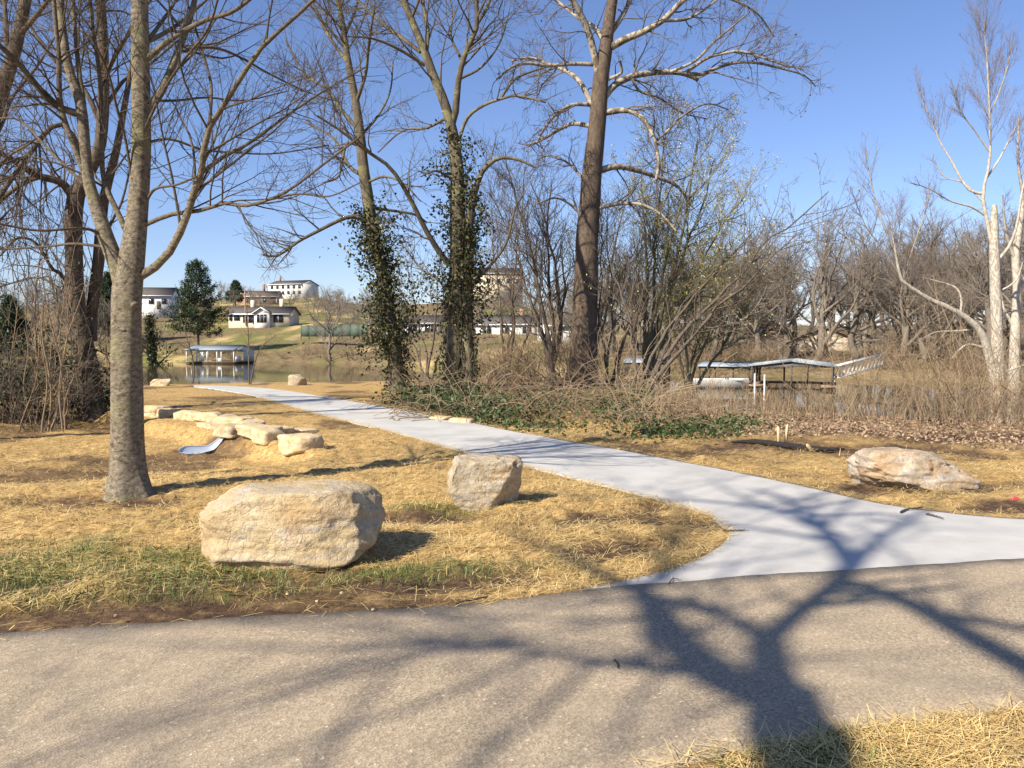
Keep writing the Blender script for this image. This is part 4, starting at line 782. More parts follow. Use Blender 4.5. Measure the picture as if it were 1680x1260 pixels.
def dock(px, py, rz, ln, wd, eave, ridge, label, post, roof, posts, walls=(), deckm='deckwood', endwall=None, deck=True, rail=False, gab='whitepaint'):
    d = EYE-WATER; q = ray(px, py); q = q*(d/-q[2]); loc = (q[0], q[1], WATER)
    t = thing('boat_dock', loc, label, 'boat dock', 'covered boat docks on the lake', rz)
    r = obj('roof', prism(MB(), -ln/2, ln/2, wd/2+.3, eave, ridge, .1), roof, t, smooth=False)
    obj('gable_panel', gable(MB(), ln/2-.25, wd/2, eave-.1, ridge-.12), M[gab], t, smooth=False); obj('gable_panel', gable(MB(), -ln/2+.25, wd/2, eave-.1, ridge-.12), M[gab], t, smooth=False)
    n = int(ln/.8)
    rb = MB()
    for k in range(n+1):
        for s in (-1, 1):
            x = -ln/2+k*ln/n; a = np.array([[x, s*(wd/2+.3), eave+.02], [x, 0, ridge+.02]]); rb.add(*_bar(a, .03))
    obj('seam', rb, roof, r, smooth=False)
    for x, y in posts: obj('post', MB().box((x, y, eave/2+.1), (.14, .14, eave-.1)), M[post], t, smooth=False)
    for s in (-1, 1): obj('beam', MB().box((0, s*wd/2, eave-.14), (ln-.1, .1, .2)), M[post], t, smooth=False)
    if deck:
        for s in (-1, 1): obj('deck', MB().box((0, s*(wd/2-.5), .30), (ln, 1.1, .16)), M[deckm], t, smooth=False); obj('float', MB().box((0, s*(wd/2-.5), .08), (ln-.3, .9, .26)), M['darkwood'], t, smooth=False)
        obj('deck', MB().box((ln/2-.6, 0, .303), (1.1, wd-2.1, .16)), M[deckm], t, smooth=False)
    for (x, y, sx, sy, h) in walls: obj('wall_panel', MB().box((x, y, .4+h/2), (sx, sy, h)), M['whitepaint'], t, smooth=False)
    if rail:
        for z in (.75, 1.1): obj('rail', MB().box((0, -wd/2+.05, z), (ln-.2, .05, .06)), M['whitepaint'], t, smooth=False)
    return t
def _bar(a, w):
    d = unit(a[1]-a[0]); u = unit(np.cross(d, [0, 0, 1.0])); v = np.cross(d, u)
    V = np.array([p+u*i*w/2+v*j*w/2 for p in a for i, j in ((-1, -1), (1, -1), (1, 1), (-1, 1))])
    return V, np.array([[0, 1, 2, 3], [7, 6, 5, 4], [0, 4, 5, 1], [1, 5, 6, 2], [2, 6, 7, 3], [3, 7, 4, 0]])
def bar(mb, a, b, w): return mb.add(*_bar(np.array([a, b], float), w))
t = dock(362, 596, rad(-14), 9.2, 6, 2.35, 3.1, 'white floating boat dock with blue grey roof on the far left water', 'whitepaint', M['roofmetal'], [(-4.4, -2.95), (-3.5, -2.95), (-2.5, -2.95), (-.55, -2.95), (1.3, -2.95), (2.1, -2.95), (4.4, -2.95), (-4.4, 2.95), (-2, 2.95), (.5, 2.95), (4.4, 2.95), (4.4, 0)], walls=[(-1.6, -2.9, .9, .08, 1.9), (4.4, 1.5, .08, 2.6, 1.9), (4.4, -1.6, .08, 1.6, .8), (1.7, -2.9, .8, .08, .5)])
dock(78, 589, rad(8), 7.5, 5.5, 2.2, 3.3, 'grey boat dock in shade seen behind the dark tree at far left', 'darkwood', M['roofmetal'], [(-3.6, -2.7), (-1.5, -2.7), (.6, -2.7), (2.2, -2.7), (3.6, -2.7), (-3.6, 2.7), (3.6, 2.7)], walls=[(3.0, -2.65, 1.2, .08, 1.6)], gab='whitepaint')
dock(1302, 636, rad(68), 7.0, 6.6, 1.95, 2.4, 'open steel framed dock with pale metal roof at right', 'steel', M['roofmetal'], [(-3.4, -3.1), (-2, -3.1), (-.6, -3.1), (.8, -3.1), (2.2, -3.1), (3.4, -3.1), (3.4, -1), (3.4, 1), (3.4, 3.1), (1.5, 3.1), (-1.5, 3.1), (-3.4, 3.1), (-3.4, 0)], rail=True, gab='steel')
dock(1195, 630, rad(-25), 4.6, 4.6, 1.75, 2.1, 'low roofed dock sheltering the white boat', 'darkwood', M['roofmetal'], [(-2.2, -2.2), (-.8, -2.2), (.8, -2.2), (2.2, -2.2), (-2.2, 2.2), (2.2, 2.2)], gab='darkwood')
dock(1062, 624, rad(-12), 4.4, 4.4, 1.9, 2.3, 'small pale roofed dock half hidden by the leaning bankside tree', 'darkwood', M['roofmetal'], [(-2.1, -2.1), (-.7, -2.1), (.7, -2.1), (2.1, -2.1), (-2.1, 2.1), (2.1, 2.1)], gab='darkwood')
def boat():
    q = ray(1180, 637); q = q*((EYE-WATER)/-q[2]); t = thing('motor_boat', (q[0], q[1], WATER), 'white motor boat moored under the low roofed dock', 'boat', rz=rad(-12))
    s = np.linspace(0, 1, 14); V = []; 
    for k in s:
        x = -2.4+4.8*k; w = .95*(1-max(0, (k-.55)/.45)**2*.92); kz = -.15+.35*max(0, (k-.6)/.4)**2
        V += [[x, -w, .75+.1*k], [x, -w*.8, .2], [x, 0, kz], [x, w*.8, .2], [x, w, .75+.1*k]]
    i = (np.arange(13)*5)[:, None]; j = np.arange(4)[None]
    obj('hull', MB().add(np.array(V), [np.stack([i+j, i+5+j, i+6+j, i+j+1], -1).reshape(-1, 4), np.array([[4, 3, 2, 1, 0]])]), M['whitepaint'], t)
    obj('deck', MB().box((-.1, 0, .72), (4.0, 1.5, .06)), M['whitepaint'], t, smooth=False)
    w = obj('windscreen', MB().box((.5, 0, 1.0), (.05, 1.3, .45)), M['glass'], t, smooth=False); w.rotation_euler = (0, 0, 0)
    obj('engine', MB().box((-2.5, 0, .6), (.35, .4, .9)), M['steel'], t, smooth=False)
boat()
for k, (px, py, lab) in enumerate([(1238, 645, 'white mooring post in the water, left of the pair'), (1254, 648, 'white mooring post in the water, right of the pair')]):
    q = ray(px, py); q = q*((EYE-WATER)/-q[2]); p = MB(); tubes(p, np.array([[[q[0], q[1], WATER-1], [q[0], q[1], WATER+.5], [q[0], q[1], WATER+1.5]]]), np.full((1, 3), .07), 8); p.add([[q[0]-.07, q[1]-.07, WATER+1.5], [q[0]+.07, q[1]-.07, WATER+1.5], [q[0]+.07, q[1]+.07, WATER+1.52], [q[0]-.07, q[1]+.07, WATER+1.52]], np.array([[0, 1, 2, 3]]), rad=.1)
    tag(obj('mooring_post', p, M['whitepaint'], off=q*0+[q[0], q[1], WATER], loc=(q[0], q[1], WATER)), lab, 'post', 'mooring posts by the dock')
def gangway():
    a = U(1374, 620, 66); b = U(1452, 598, 74); t = thing('gangway', a, 'slanting white railed gangway from the open dock to the shore', 'gangway')
    n = 12
    for off in (0, 1.1):
        o = np.array([.2*off, off, 0])
        for z in (0, .95):
            mb = bar(MB(), a*0+o+[0, 0, z], b-a+o+[0, 0, z], .09); obj('rail', mb, M['whitepaint'], t, smooth=False)
        for k in range(n+1):
            p = (b-a)*k/n+o; obj('baluster', bar(MB(), p, p+[0, 0, .95], .05), M['whitepaint'], t, smooth=False)
            if k < n: obj('brace', bar(MB(), p, (b-a)*(k+1)/n+o+[0, 0, .95], .04), M['whitepaint'], t, smooth=False)
    obj('deck', MB().add(np.array([[0, 0, .0], [.2, 1.1, 0], *(b-a+np.array([.2, 1.1, 0]))[None], *(b-a)[None]])-[0, 0, .05], np.array([[0, 1, 2, 3]])), M['deckwood'], t, smooth=False)
gangway()
def house(px, py, d, ln, wd, eave, ridge, rz, label, wall, roof, wins=(), doors=(), chim=(), gab=None, cat='house', ovh=.5):
    p = U(px, py, d); p[2] = min(p[2], 9e9)
    t = thing('house' if cat == 'house' else 'building', p, label, cat, None, rz)
    dn = max(p[2]-gz(p[0], p[1]-wd/2), 0)+1.5
    obj('wall', MB().box((0, 0, (eave-dn)/2), (ln, wd, eave+dn)), M[wall], t, smooth=False)
    for s in (-1, 1): obj('gable_wall', gable(MB(), s*(ln/2-.06), wd/2, eave, ridge-.1), M[wall], t, smooth=False)
    r = obj('roof', prism(MB(), -ln/2-ovh, ln/2+ovh, wd/2+ovh, eave-.12, ridge+.1, .2), M[roof], t, smooth=False)
    obj('fascia', MB().box((0, -wd/2-ovh-.03, eave-.2), (ln+2*ovh, .06, .28)), M['fascia'], r, smooth=False)
    for (x, z, w, h) in wins:
        f = obj('window', MB().box((x, -wd/2-.03, z), (w+.2, .08, h+.2)), M['fascia'], t, smooth=False); obj('pane', MB().box((x, -wd/2-.08, z), (w, .04, h)), M['glass'], f, smooth=False)
        for m in np.linspace(-w/2, w/2, max(2, int(w/.9)+1))[1:-1]: obj('mullion', MB().box((x+m, -wd/2-.11, z), (.09, .03, h)), M['fascia'], f, smooth=False)
    for (x, w, h) in doors: obj('door', MB().box((x, -wd/2-.04, h/2), (w, .08, h)), M['darkwood'], t, smooth=False)
    for (x, y, h) in chim: obj('chimney', MB().box((x, y, ridge+h/2-.6), (.9, .7, h+1.2)), M['brick' if wall != 'cream' else 'cream'], r, smooth=False)
    if gab:
        gx, gw, gp_, ge, gr_ = gab      # front gable wing: x, width, projection, eave, ridge
        wg = obj('wing', MB().box((gx, -wd/2-gp_/2, ge/2-.9), (gw, gp_, ge+1.8)), M['whitepaint'], t, smooth=False)
        mb = MB(); q = prism(MB(), -gp_/2-1.5, gp_/2+.4, gw/2+.4, ge-.1, gr_, .18); V = np.concatenate(q.v); V = np.stack([V[:, 1]+gx, -V[:, 0]-wd/2-gp_/2, V[:, 2]], 1); mb.add(V, [f for f in q.f]); obj('wing_roof', mb, M[roof], wg, smooth=False)
        q = gable(MB(), 0, gw/2, ge, gr_-.15); V = np.concatenate(q.v); V = np.stack([V[:, 1]+gx, -V[:, 0]-wd/2-gp_+.06, V[:, 2]], 1); obj('wing_gable', MB().add(V, q.f), M['whitepaint'], wg, smooth=False)
        for s in (-1, 1):
            obj('wing_fascia', bar(MB(), (gx+s*(gw/2+.4), -wd/2-gp_-.45, ge-.15), (gx, -wd/2-gp_-.45, gr_-.05), .2), M['fascia'], wg, smooth=False)
        f = obj('wing_window', MB().box((gx, -wd/2-gp_-.03, 1.3), (gw*.72, .06, 2.1)), M['fascia'], wg, smooth=False)
        for k in (-1, 0, 1): obj('pane', MB().box((gx+k*gw*.23, -wd/2-gp_-.08, 1.3), (gw*.2, .04, 1.9)), M['glass'], f, smooth=False)
    return t
house(434, 532, 200, 14.5, 8, 2.5, 4.2, rad(-4), 'cream ranch house with white gabled wing above the far lawn', 'cream', 'shingle', wins=[(-5.2, 1.5, 1.4, 1.3), (-2.4, 1.3, 2.6, 1.9), (4.9, 1.3, 2.4, 1.9), (-6.7, 1.5, .7, 1.2)], doors=[(-.8, 1.0, 2.1)], chim=[(-2.8, 0, 1.6), (4.2, .5, 1.9)], gab=(1.3, 3.6, 1.2, 2.6, 3.9))
house(256, 508, 235, 10.5, 9, 3.9, 6.2, rad(8), 'white two storey house with dark roof behind the ivy clad far tree', 'whitepaint', 'shingle', wins=[(-3.4, 2.2, 1.4, 1.5), (0, 2.2, 1.4, 1.5), (3.4, 2.2, 1.4, 1.5)], doors=[(2, 1.1, 2.2)])
house(482, 487, 390, 18, 14, 5.6, 7.6, rad(-20), 'large white hilltop building with grey hipped roof above the ranch house', 'whitepaint', 'shingle', wins=[(x, z, 1.4, 1.5) for x in (-7, -4, -1, 2, 5, 8) for z in (1.6, 4.2)], chim=[(-7.5, 0, 2.2)], cat='building')
house(424, 503, 300, 15, 9, 3.6, 5.6, rad(6), 'brown roofed building between the pine and the large white hilltop building', 'brick', 'shingle2', wins=[(-8, 2, 1.5, 1.4), (-3, 2, 1.5, 1.4), (3, 2, 1.5, 1.4), (8, 2, 1.5, 1.4)], chim=[(2, 0, 2.5)], cat='building')
house(696, 549, 190, 9, 8, 2.7, 4.4, rad(5), 'white bungalow seen between the slanting ivy tree and the twin ivy trunks', 'whitepaint', 'shingle', wins=[(-2.5, 1.5, 1.8, 1.4), (1.5, 1.4, 2.6, 1.6)], doors=[(3.6, .95, 2.1)])
house(842, 553, 185, 15, 9, 2.9, 4.9, rad(-12), 'long white house seen behind the thin trees left of the sycamore', 'whitepaint', 'shingle', wins=[(-5, 1.5, 2, 1.4), (-1, 1.5, 2, 1.4), (4, 1.5, 2, 1.4)], doors=[(6.2, 1, 2.1)], chim=[(2, 0, 1.4)])
house(918, 562, 150, 7, 7, 3.2, 4.9, rad(10), 'white house close behind the sycamore trunk', 'whitepaint', 'shingle', wins=[(-1.8, 1.6, 1.4, 1.4), (1.6, 1.6, 1.4, 1.4)])
house(806, 472, 340, 24, 14, 5.5, 8, rad(8), 'big pale building on the skyline behind the twin ivy trunks', 'cream', 'shingle', wins=[(x, z, 1.6, 1.7) for x in (-10, -6, -2, 2, 6, 10) for z in (2.4,)], cat='building')
house(1352, 579, 128, 9, 8, 2.4, 3.9, rad(72), 'gabled house with white fascia under the oaks above the open dock', 'cream', 'shingle2', wins=[(-2, 1.4, 1.5, 1.2), (2, 1.4, 1.5, 1.2)])
house(1258, 566, 150, 5, 5, 2.6, 4.0, rad(80), 'small gabled shed left of the house above the open dock', 'brick', 'shingle2', wins=[(0, 1.4, 1.2, 1.1)])
def pole(px, py0, py1, d, label):
    a, b = U(px, py0, d), U(px-1, py1, d); t = thing('utility_pole', a, label, 'utility pole', 'utility poles on the far slope'); mb = MB(); tubes(mb, np.array([np.linspace(a, b, 5)]), np.full((1, 5), .16), 8)
    m = simple('pole_wood', (.42, .29, .18), (.32, .21, .13), 4); obj('shaft', mb, m, t, off=a); h = (b-a)[2]; obj('cross_arm', MB().box((0, -.2, h-.6), (2.2, .12, .14)), m, t, smooth=False)
    for x in (-.9, 0, .9): obj('insulator', MB().box((x, -.2, h-.43), (.1, .1, .2)), M['whitepaint'], t, smooth=False)
pole(403, 534, 478, 196, 'wooden utility pole in front of the cream ranch house')
pole(556, 528, 486, 230, 'grey utility pole behind the bare tree on the far bank')
def court_fence():
    a, b = U(494, 553, 165), U(604, 557, 156); t = thing('court_fence', a, 'green screened court fence on the far bank right of the ranch house', 'fence')
    m = simple('green_screen', (.10, .135, .105), (.075, .10, .08), 3, .8); sm = simple('fence_post_green', (.05, .08, .06), rough=.6); n = 8
    for k in range(n+1): p = (b-a)*k/n; obj('post', MB().box((p[0], p[1], 1.0), (.1, .1, 3.0)), sm, t, smooth=False)
    ang = math.atan2((b-a)[1], (b-a)[0]); L = np.hypot(*(b-a)[:2])/n
    for k in range(n): p = (b-a)*(k+.5)/n; obj('screen_panel', MB().box((p[0], p[1], 1.2), (L-.14, .03, 2.2), ang), m, t, smooth=False)
court_fence()
# ================================================================== FAR TREES
def bare(seed, h, spread=.55, counts=(100, 520, 2300), droop=0., clear=.22, nl=11, rscale=1.):
    rg = seeded(seed); tb, cb = MB(), MB(); n = 14; q = np.linspace(0, 1, n)
    P = np.stack([np.cumsum(rg.normal(size=n))*.012*h, np.cumsum(rg.normal(size=n))*.012*h, q*h*.8-.3], 1); P[0, :2] = 0; R = (.024*h*rscale)*(1-q)**.8+.02
    tubes(tb, P[None], R[None], 8, flare=.4); L = []
    for k in range(nl):
        t = clear+(.95-clear)*(k/(nl-1))**.9; i = t*(n-1); a = P[int(i)]; r0 = R[int(i)]*.62; th = k*2.4+rg.normal()*.3; el = rad(rg.uniform(18, 45)+30*t); ln = h*spread*(1-.55*t)*rg.uniform(.8, 1.15)
        d = np.array([math.cos(th)*math.cos(el), math.sin(th)*math.cos(el), math.sin(el)]); pts = [a]
        for m in range(7): d = unit(d+rg.normal(size=3)*.16+[0, 0, .05-droop]); pts.append(pts[-1]+d*ln/7)
        L.append(resamp(pts, np.linspace(r0, .025, 8), 12))
    Pl, Rl = stk(L); tubes(cb, Pl, Rl, 5)
    w = h/14
    tips, _ = crown(cb, np.concatenate([Pl, resamp(P[6:], R[6:], 12)[0][None]]), np.concatenate([Rl, resamp(P[6:], R[6:], 12)[1][None]]), counts, rng=rg, sp=dict(a=dict(lim=(.8*w, 4.5*w), rmin=.018, rcap=.07, up=.05-droop), b=dict(lim=(.5*w, 2.4*w), rmin=.011, up=.04-droop), c=dict(lim=(.35*w, 1.3*w), rmin=.0075, up=.04-droop)))
    return tb.mesh('trunk'), cb.mesh('crown'), tips
def mesh_tree(kind, loc, label, group, rz, sc, tm, cm, name='tree'):
    t = thing(name, loc, label, 'tree', group, rz, sc)
    for nm, me, ma in (('trunk', kind[0], tm), ('crown', kind[1], cm)):
        o = bpy.data.objects.new(nm, me); C.objects.link(o); o.parent = t
        if not me.materials: me.materials.append(ma)
    return t
OAK = [bare(201, 14, .62), bare(202, 14, .55, clear=.3), bare(203, 14, .48, clear=.25, droop=.03), bare(204, 14, .66, nl=13, clear=.16)]
rg = seeded(301)
def scatter(n, px0, px1, s0, s1, h0, h1, label, group, seed, avoid=()):
    rg = seeded(seed); k = 0
    for i in range(n):
        px = px0+(px1-px0)*(i+rg.uniform(0, 1))/n; th = math.atan((px-CX)/F); r = ip(px, FAR)+s0+(s1-s0)*rg.uniform(0, 1)**1.2
        x, y = r*math.sin(th), r*math.cos(th)
        if any(a < px < b and r < c for a, b, c in avoid): continue
        h = rg.uniform(h0, h1)
        mesh_tree(OAK[rg.integers(4)], (x, y, gz(x, y)-.2), label, group, rg.uniform(0, 6.28), h/14, M['wood'], M['wood'])
scatter(24, 1195, 1800, 4, 24, 13, 19, 'bare brown oak of the wood on the far bank behind the right hand docks', 'bare oaks behind the right hand docks', 311, avoid=[(1300, 1400, 116)])
scatter(34, 1150, 1850, 24, 75, 16, 22, 'bare brown oak of the wood on the far bank behind the right hand docks', 'bare oaks behind the right hand docks', 312)
scatter(18, 940, 1190, 6, 60, 11, 16, 'bare tree on the far bank behind the budding trees', 'bare trees behind the budding trees', 313)
scatter(20, 590, 960, 30, 120, 8, 13, 'bare tree among the pale houses on the middle far slope', 'bare trees among the middle far houses', 314, avoid=[(650, 740, 190), (790, 900, 186)])
scatter(22, -160, 235, 5, 80, 10, 15, 'bare tree on the far bank behind the dark leaning tree', 'bare trees at the far left', 315)
scatter(26, 330, 640, 55, 190, 5, 10, 'small bare tree near the buildings on the far hill', 'small bare trees on the far hill', 316, avoid=[(372, 500, 222)])
scatter(5, 520, 640, 70, 130, 8, 11, 'bare tree behind the court fence on the far slope', 'bare trees behind the court fence', 317)
for px, r, h, k in [(1335, 108, 20.5, 3), (1290, 112, 18, 0), (1400, 111, 19.5, 0), (1470, 106, 18, 3), (1245, 118, 17, 1)]:
    x, y = r*math.sin(math.atan((px-CX)/F)), r*math.cos(math.atan((px-CX)/F))
    mesh_tree(OAK[k], (x, y, gz(x, y)-.2), 'bare brown oak of the wood on the far bank behind the right hand docks', 'bare oaks behind the right hand docks', px*.7, h/14, M['wood'], M['wood'])
def at_r(px, r): th = math.atan((px-CX)/F); x, y = r*math.sin(th), r*math.cos(th); return np.array([x, y, gz(x, y)-.1])
BIG = bare(221, 11, .85, clear=.3, nl=12, counts=(110, 520, 2000))
mesh_tree(BIG, at_r(540, 143), 'broad spreading bare tree on the far bank right of the ranch house', None, .6, 1.05, M['wood'], M['wood'])
IV = bare(222, 12, .5, clear=.2, nl=9, counts=(40, 130, 400))
t = mesh_tree(IV, at_r(250, 143), 'dark ivy covered tree on the far shore left of the pine', None, .3, 1.0, M['dark'], M['dark'])
ib = MB(); v = np.zeros((len(IV[0].vertices), 3), np.float32); IV[0].vertices.foreach_get('co', v.ravel()); 
pp = IV[2][RNG.choice(len(IV[2]), 500)]; k = RNG.integers(0, len(v), 2600); leaves(ib, np.concatenate([v[k]+RNG.normal(size=(2600, 3))*.35, pp*[.75, .75, .8]]), .34, RNG, hang=.3)
tag(obj('ivy', ib, M['ivy'], t), kind='stuff')
def pine(px, r, h, wd, label, seed, rz=0):
    rg = seeded(seed); b = at_r(px, r); t = thing('pine_tree', b, label, 'tree'); tb, cb, nb = MB(), MB(), MB(); n = 12; q = np.linspace(0, 1, n)
    P = np.stack([np.cumsum(rg.normal(size=n))*.05, np.cumsum(rg.normal(size=n))*.05, q*h-.3], 1); R = .26*(1-q)+.03; tubes(tb, P[None], R[None], 8, flare=.3); L = []
    for k in range(84):
        tt = .22+.76*(k/84); a = P[int(tt*(n-1))]+[0, 0, (tt*(n-1) % 1)*h/n]; th = k*2.4; prof = min(1, (tt-.1)/.2)*(1-(tt-.22)/.8)**.72+.03; ln = wd/2*prof*rg.uniform(.7, 1.12)
        el = rg.uniform(-.1, .35)+tt*.5; d = np.array([math.cos(th)*math.cos(el), math.sin(th)*math.cos(el), math.sin(el)]); L.append(resamp([a, a+d*ln*.5-[0, 0, .05*ln], a+d*ln], [.07, .05, .02], 8))
    Pl, Rl = stk(L); tubes(cb, Pl, Rl, 4); P2, R2 = grow(Pl, Rl, 900, tr=(.2, 1), ln=(.25, .5), lim=(.4, 1.7), n=5, rmin=.012, rng=rg, up=.06); tubes(cb, P2, R2, 3)
    c = P2[:, 1:].reshape(-1, 3); c = c[rg.integers(0, len(c), 13000)]+rg.normal(size=(13000, 3))*.22; leaves(nb, c, .42, rg, asp=.3)
    obj('trunk', tb, M['dark'], t); obj('crown', cb, M['dark'], t); tag(obj('needles', nb, M['needle'], t), kind='stuff')
pine(326, 164, 17.5, 12.5, 'dark green pine on the far lawn left of the ranch house', 401)
pine(20, 165, 12, 7, 'dark green pine at the far left edge behind the drooping twigs', 402)
pine(178, 188, 15, 8, 'dark evergreen behind the pale grey trunk on the far left slope', 403)
pine(388, 300, 9, 7, 'small evergreen beside the buildings on the far hill', 404)
# ---- saplings
for k, (pts, w, lab) in enumerate([([(322, 629), (316, 590), (308, 560), (296, 520)], 3.0, 'leaning thin sapling at the water edge by the path bend'), ([(409, 631), (408, 590), (407, 545), (405, 505)], 2.6, 'straight thin sapling in front of the white dock'), ([(411, 631), (418, 595), (428, 570), (452, 550)], 2.6, 'thin sapling bending right beside the straight one'), ([(905, 632), (903, 590), (908, 540), (900, 500)], 3, 'thin grey sapling left of the sycamore trunk'), ([(1070, 690), (1082, 650), (1078, 610), (1095, 570)], 3.2, 'thin sapling on the bank right of the sycamore')]):
    d = gp(*pts[0])[1]; cb = MB(); P, R = limb(d, pts, w, w*.4, 0, 12); tubes(cb, P[None], R[None], 5); P1, R1 = grow(P[None], R[None], 14, tr=(.3, 1), ln=(.12, .35), rmin=.006, up=.12, n=6); sb = MB(); tubes(sb, P1, R1, 3); b = P[0]
    t = thing('sapling', b, lab, 'sapling', 'thin saplings near the water'); obj('stem', cb, M['reed' if k > 99 else 'twig'], t, off=b); obj('twigs', sb, M['twig'], t, off=b)
# ================================================================== BRUSH, REEDS, IVY (uncountable)
def shrub(rg, h, w, stems, sub, sub2, rmin=.006, up=.06):
    a = rg.uniform(0, 6.28, stems); el = np.radians(rg.uniform(35, 85, stems)); d = np.stack([np.cos(a)*np.cos(el), np.sin(a)*np.cos(el), np.sin(el)], 1)
    o = np.stack([np.cos(a), np.sin(a), a*0], 1)*(w*.25*rg.uniform(0, 1, stems))[:, None]; ln = h*rg.uniform(.6, 1.2, stems)/np.sin(el).clip(.6); pts = [o]
    for k in range(6): d = unit(d+rg.normal(size=(stems, 3))*.16+[0, 0, up*.5]); pts.append(pts[-1]+d*(ln/6)[:, None])
    P = np.stack(pts, 1); R = np.linspace(2.2, 1, 7)[None]*rmin*np.ones((stems, 1)); out = [(P, R, 3)]
    P1, R1 = grow(P, R, sub, ln=(.3, .6), rmin=rmin, n=5, wander=.18, up=up, rng=rg); out.append((P1, R1, 3))
    if sub2: P2, R2 = grow(P1, R1, sub2, ln=(.35, .7), rmin=rmin*.8, n=4, wander=.2, up=up, rng=rg); out.append((P2, R2, 3))
    return out
def thicket(name, label, cat, spots, mat, rg, tintr=(0, 1)):
    mb = MB()
    for (x, y, h, w, st, s1, s2, rm) in spots:
        z = gz(x, y); tn = rg.uniform(*tintr)
        for P, R, sd in shrub(rg, h, w, st, s1, s2, rm): tubes(mb, P+np.array([x, y, z-.05]), R, sd, tint=np.clip(tn+rg.normal(size=len(P))*.2, 0, 1))
    return tag(obj(name, mb, mat), label, cat, kind='stuff')
def pol(px, r): th = math.atan((px-CX)/F); return r*math.sin(th), r*math.cos(th)
rg = seeded(501)
sp = []
for k in range(135): px = rg.uniform(-120, 1750); sp.append((*pol(px, ip(px, FAR)+rg.uniform(.5, 9)), rg.uniform(1.2, 3.2)*(.55 if 240 < px < 480 else 1), 3, 9, 40, 90, .016))
thicket('bank_brush', 'brown leafless brush along the far shore of the lake', 'brush', sp, M['reed'], rg, (0, .45))
sp = []
for k in range(40): px = rg.uniform(1380, 1800); sp.append((*pol(px, rg.uniform(20.5, 26)), rg.uniform(1.3, 3.2), 1.5, 8, 36, 80, .005))
for k in range(14): px = rg.uniform(1130, 1420); sp.append((*pol(px, rg.uniform(20.5, 24)), rg.uniform(.4, .9), 1.2, 8, 26, 40, .004))
for k in range(26): px = rg.uniform(850, 1130); sp.append((*pol(px, rg.uniform(30, 38)), rg.uniform(1, 3), 1.5, 8, 36, 80, .007))
for k in range(16): px = rg.uniform(690, 900); sp.append((*pol(px, rg.uniform(33, 43)), rg.uniform(.8, 2.4), 1.5, 8, 36, 80, .007))
thicket('bank_thicket', 'tangled bare thicket on the near bank in front of the docks', 'brush', sp, M['reed'], rg, (.1, .8))
def reeds():
    rg = seeded(511); N = 2300; px = np.concatenate([rg.uniform(1090, 1420, N//2), rg.uniform(1080, 1820, N-N//2)]); r = rg.uniform(18.6, 24.5, N); th = np.arctan((px-CX)/F); x, y = r*np.sin(th), r*np.cos(th); z = G(x, y)
    h = rg.uniform(.25, 1.05, N)*np.where(px < 1420, .72, 1.25)*(.6+.7*ss((n2(x, y, .5, 77)+.4)/.8)); d = unit(np.stack([rg.normal(size=N)*.22, rg.normal(size=N)*.22, np.ones(N)], 1)); p = [np.stack([x, y, z-.03], 1)]
    for k in range(4): d = unit(d+rg.normal(size=(N, 3))*.09); p.append(p[-1]+d*(h/4)[:, None])
    mb = MB(); P = np.stack(p, 1); R = np.linspace(1, .4, 5)[None]*rg.uniform(.004, .008, N)[:, None]; tubes(mb, P, R, 3, tint=rg.uniform(0, 1, N)**1.1)
    P1, R1 = grow(P, R, 5200, tr=(.3, 1), ang=(15, 50), ln=(.2, .5), lim=(.1, .5), rmin=.003, n=3, rng=rg); tubes(mb, P1, R1, 3, tint=rg.uniform(0, 1, len(P1)))
    tag(obj('dry_reeds', mb, M['reed']), 'dry upright reeds and weed stalks along the near right bank', 'reeds', kind='stuff')
reeds()
def brambles():
    rg = seeded(521); mb = MB(); lb = MB()
    # arching brown canes and dark ivy on the bank below the twin trunks
    def canes(N, pxr, pyr, ln, tint, rad_=.007):
        px = rg.uniform(*pxr, N); py = rg.uniform(*pyr, N); o = gps(px, py); a = rg.uniform(0, 6.28, N); el = np.radians(rg.uniform(15, 75, N)); d = np.stack([np.cos(a)*np.cos(el), np.sin(a)*np.cos(el), np.sin(el)], 1); L = rg.uniform(*ln, N)[:, None]; p = [o]
        for k in range(8): d = unit(d+rg.normal(size=(N, 3))*.14+[0, 0, -.17]); p.append(p[-1]+d*L/8)
        P = np.stack(p, 1); P[..., 2] = np.maximum(P[..., 2], G(P[..., 0], P[..., 1])+.02); tubes(mb, P, np.full(P.shape[:2], rad_), 3, tint=np.clip(rg.normal(size=N)*.2+tint, 0, 1)); return P
    canes(520, (760, 1000), (640, 692), (.8, 2.2), .12); canes(260, (640, 800), (645, 690), (.6, 1.8), .2); canes(330, (1000, 1180), (652, 712), (.6, 1.8), .3); canes(260, (1030, 1110), (650, 700), (.6, 1.6), .45)
    tag(obj('bramble_canes', mb, M['reed']), 'brown bramble canes tangled over the bank beside the path', 'brambles', kind='stuff')
    def patch(N, c, sx, sy, hh, size):
        px = c[0]+rg.normal(size=N)*sx; py = np.clip(c[1]+rg.normal(size=N)*sy, 640, 740); o = gps(px, py); o = o[~on_path(o[:, 0], o[:, 1])]; N = len(o); o[:, 2] += np.abs(rg.normal(size=N))*hh; leaves(lb, o, size, rg, flat=.4)
    for a in [(2600, (735, 668), 42, 10, .28, .10), (1600, (800, 682), 45, 9, .18, .09), (1400, (690, 662), 30, 9, .14, .09), (1600, (910, 668), 55, 12, .2, .09), (1100, (1020, 678), 28, 14, .22, .09), (900, (1050, 660), 22, 8, .2, .09), (1300, (1110, 713), 50, 6, .12, .07), (700, (1190, 700), 40, 5, .1, .07), (700, (860, 705), 60, 6, .08, .07)]: patch(*a)
    tag(obj('ground_ivy', lb, M['ivyg']), 'dark green ivy carpeting the bank under the twin trunks', 'ivy', kind='stuff')
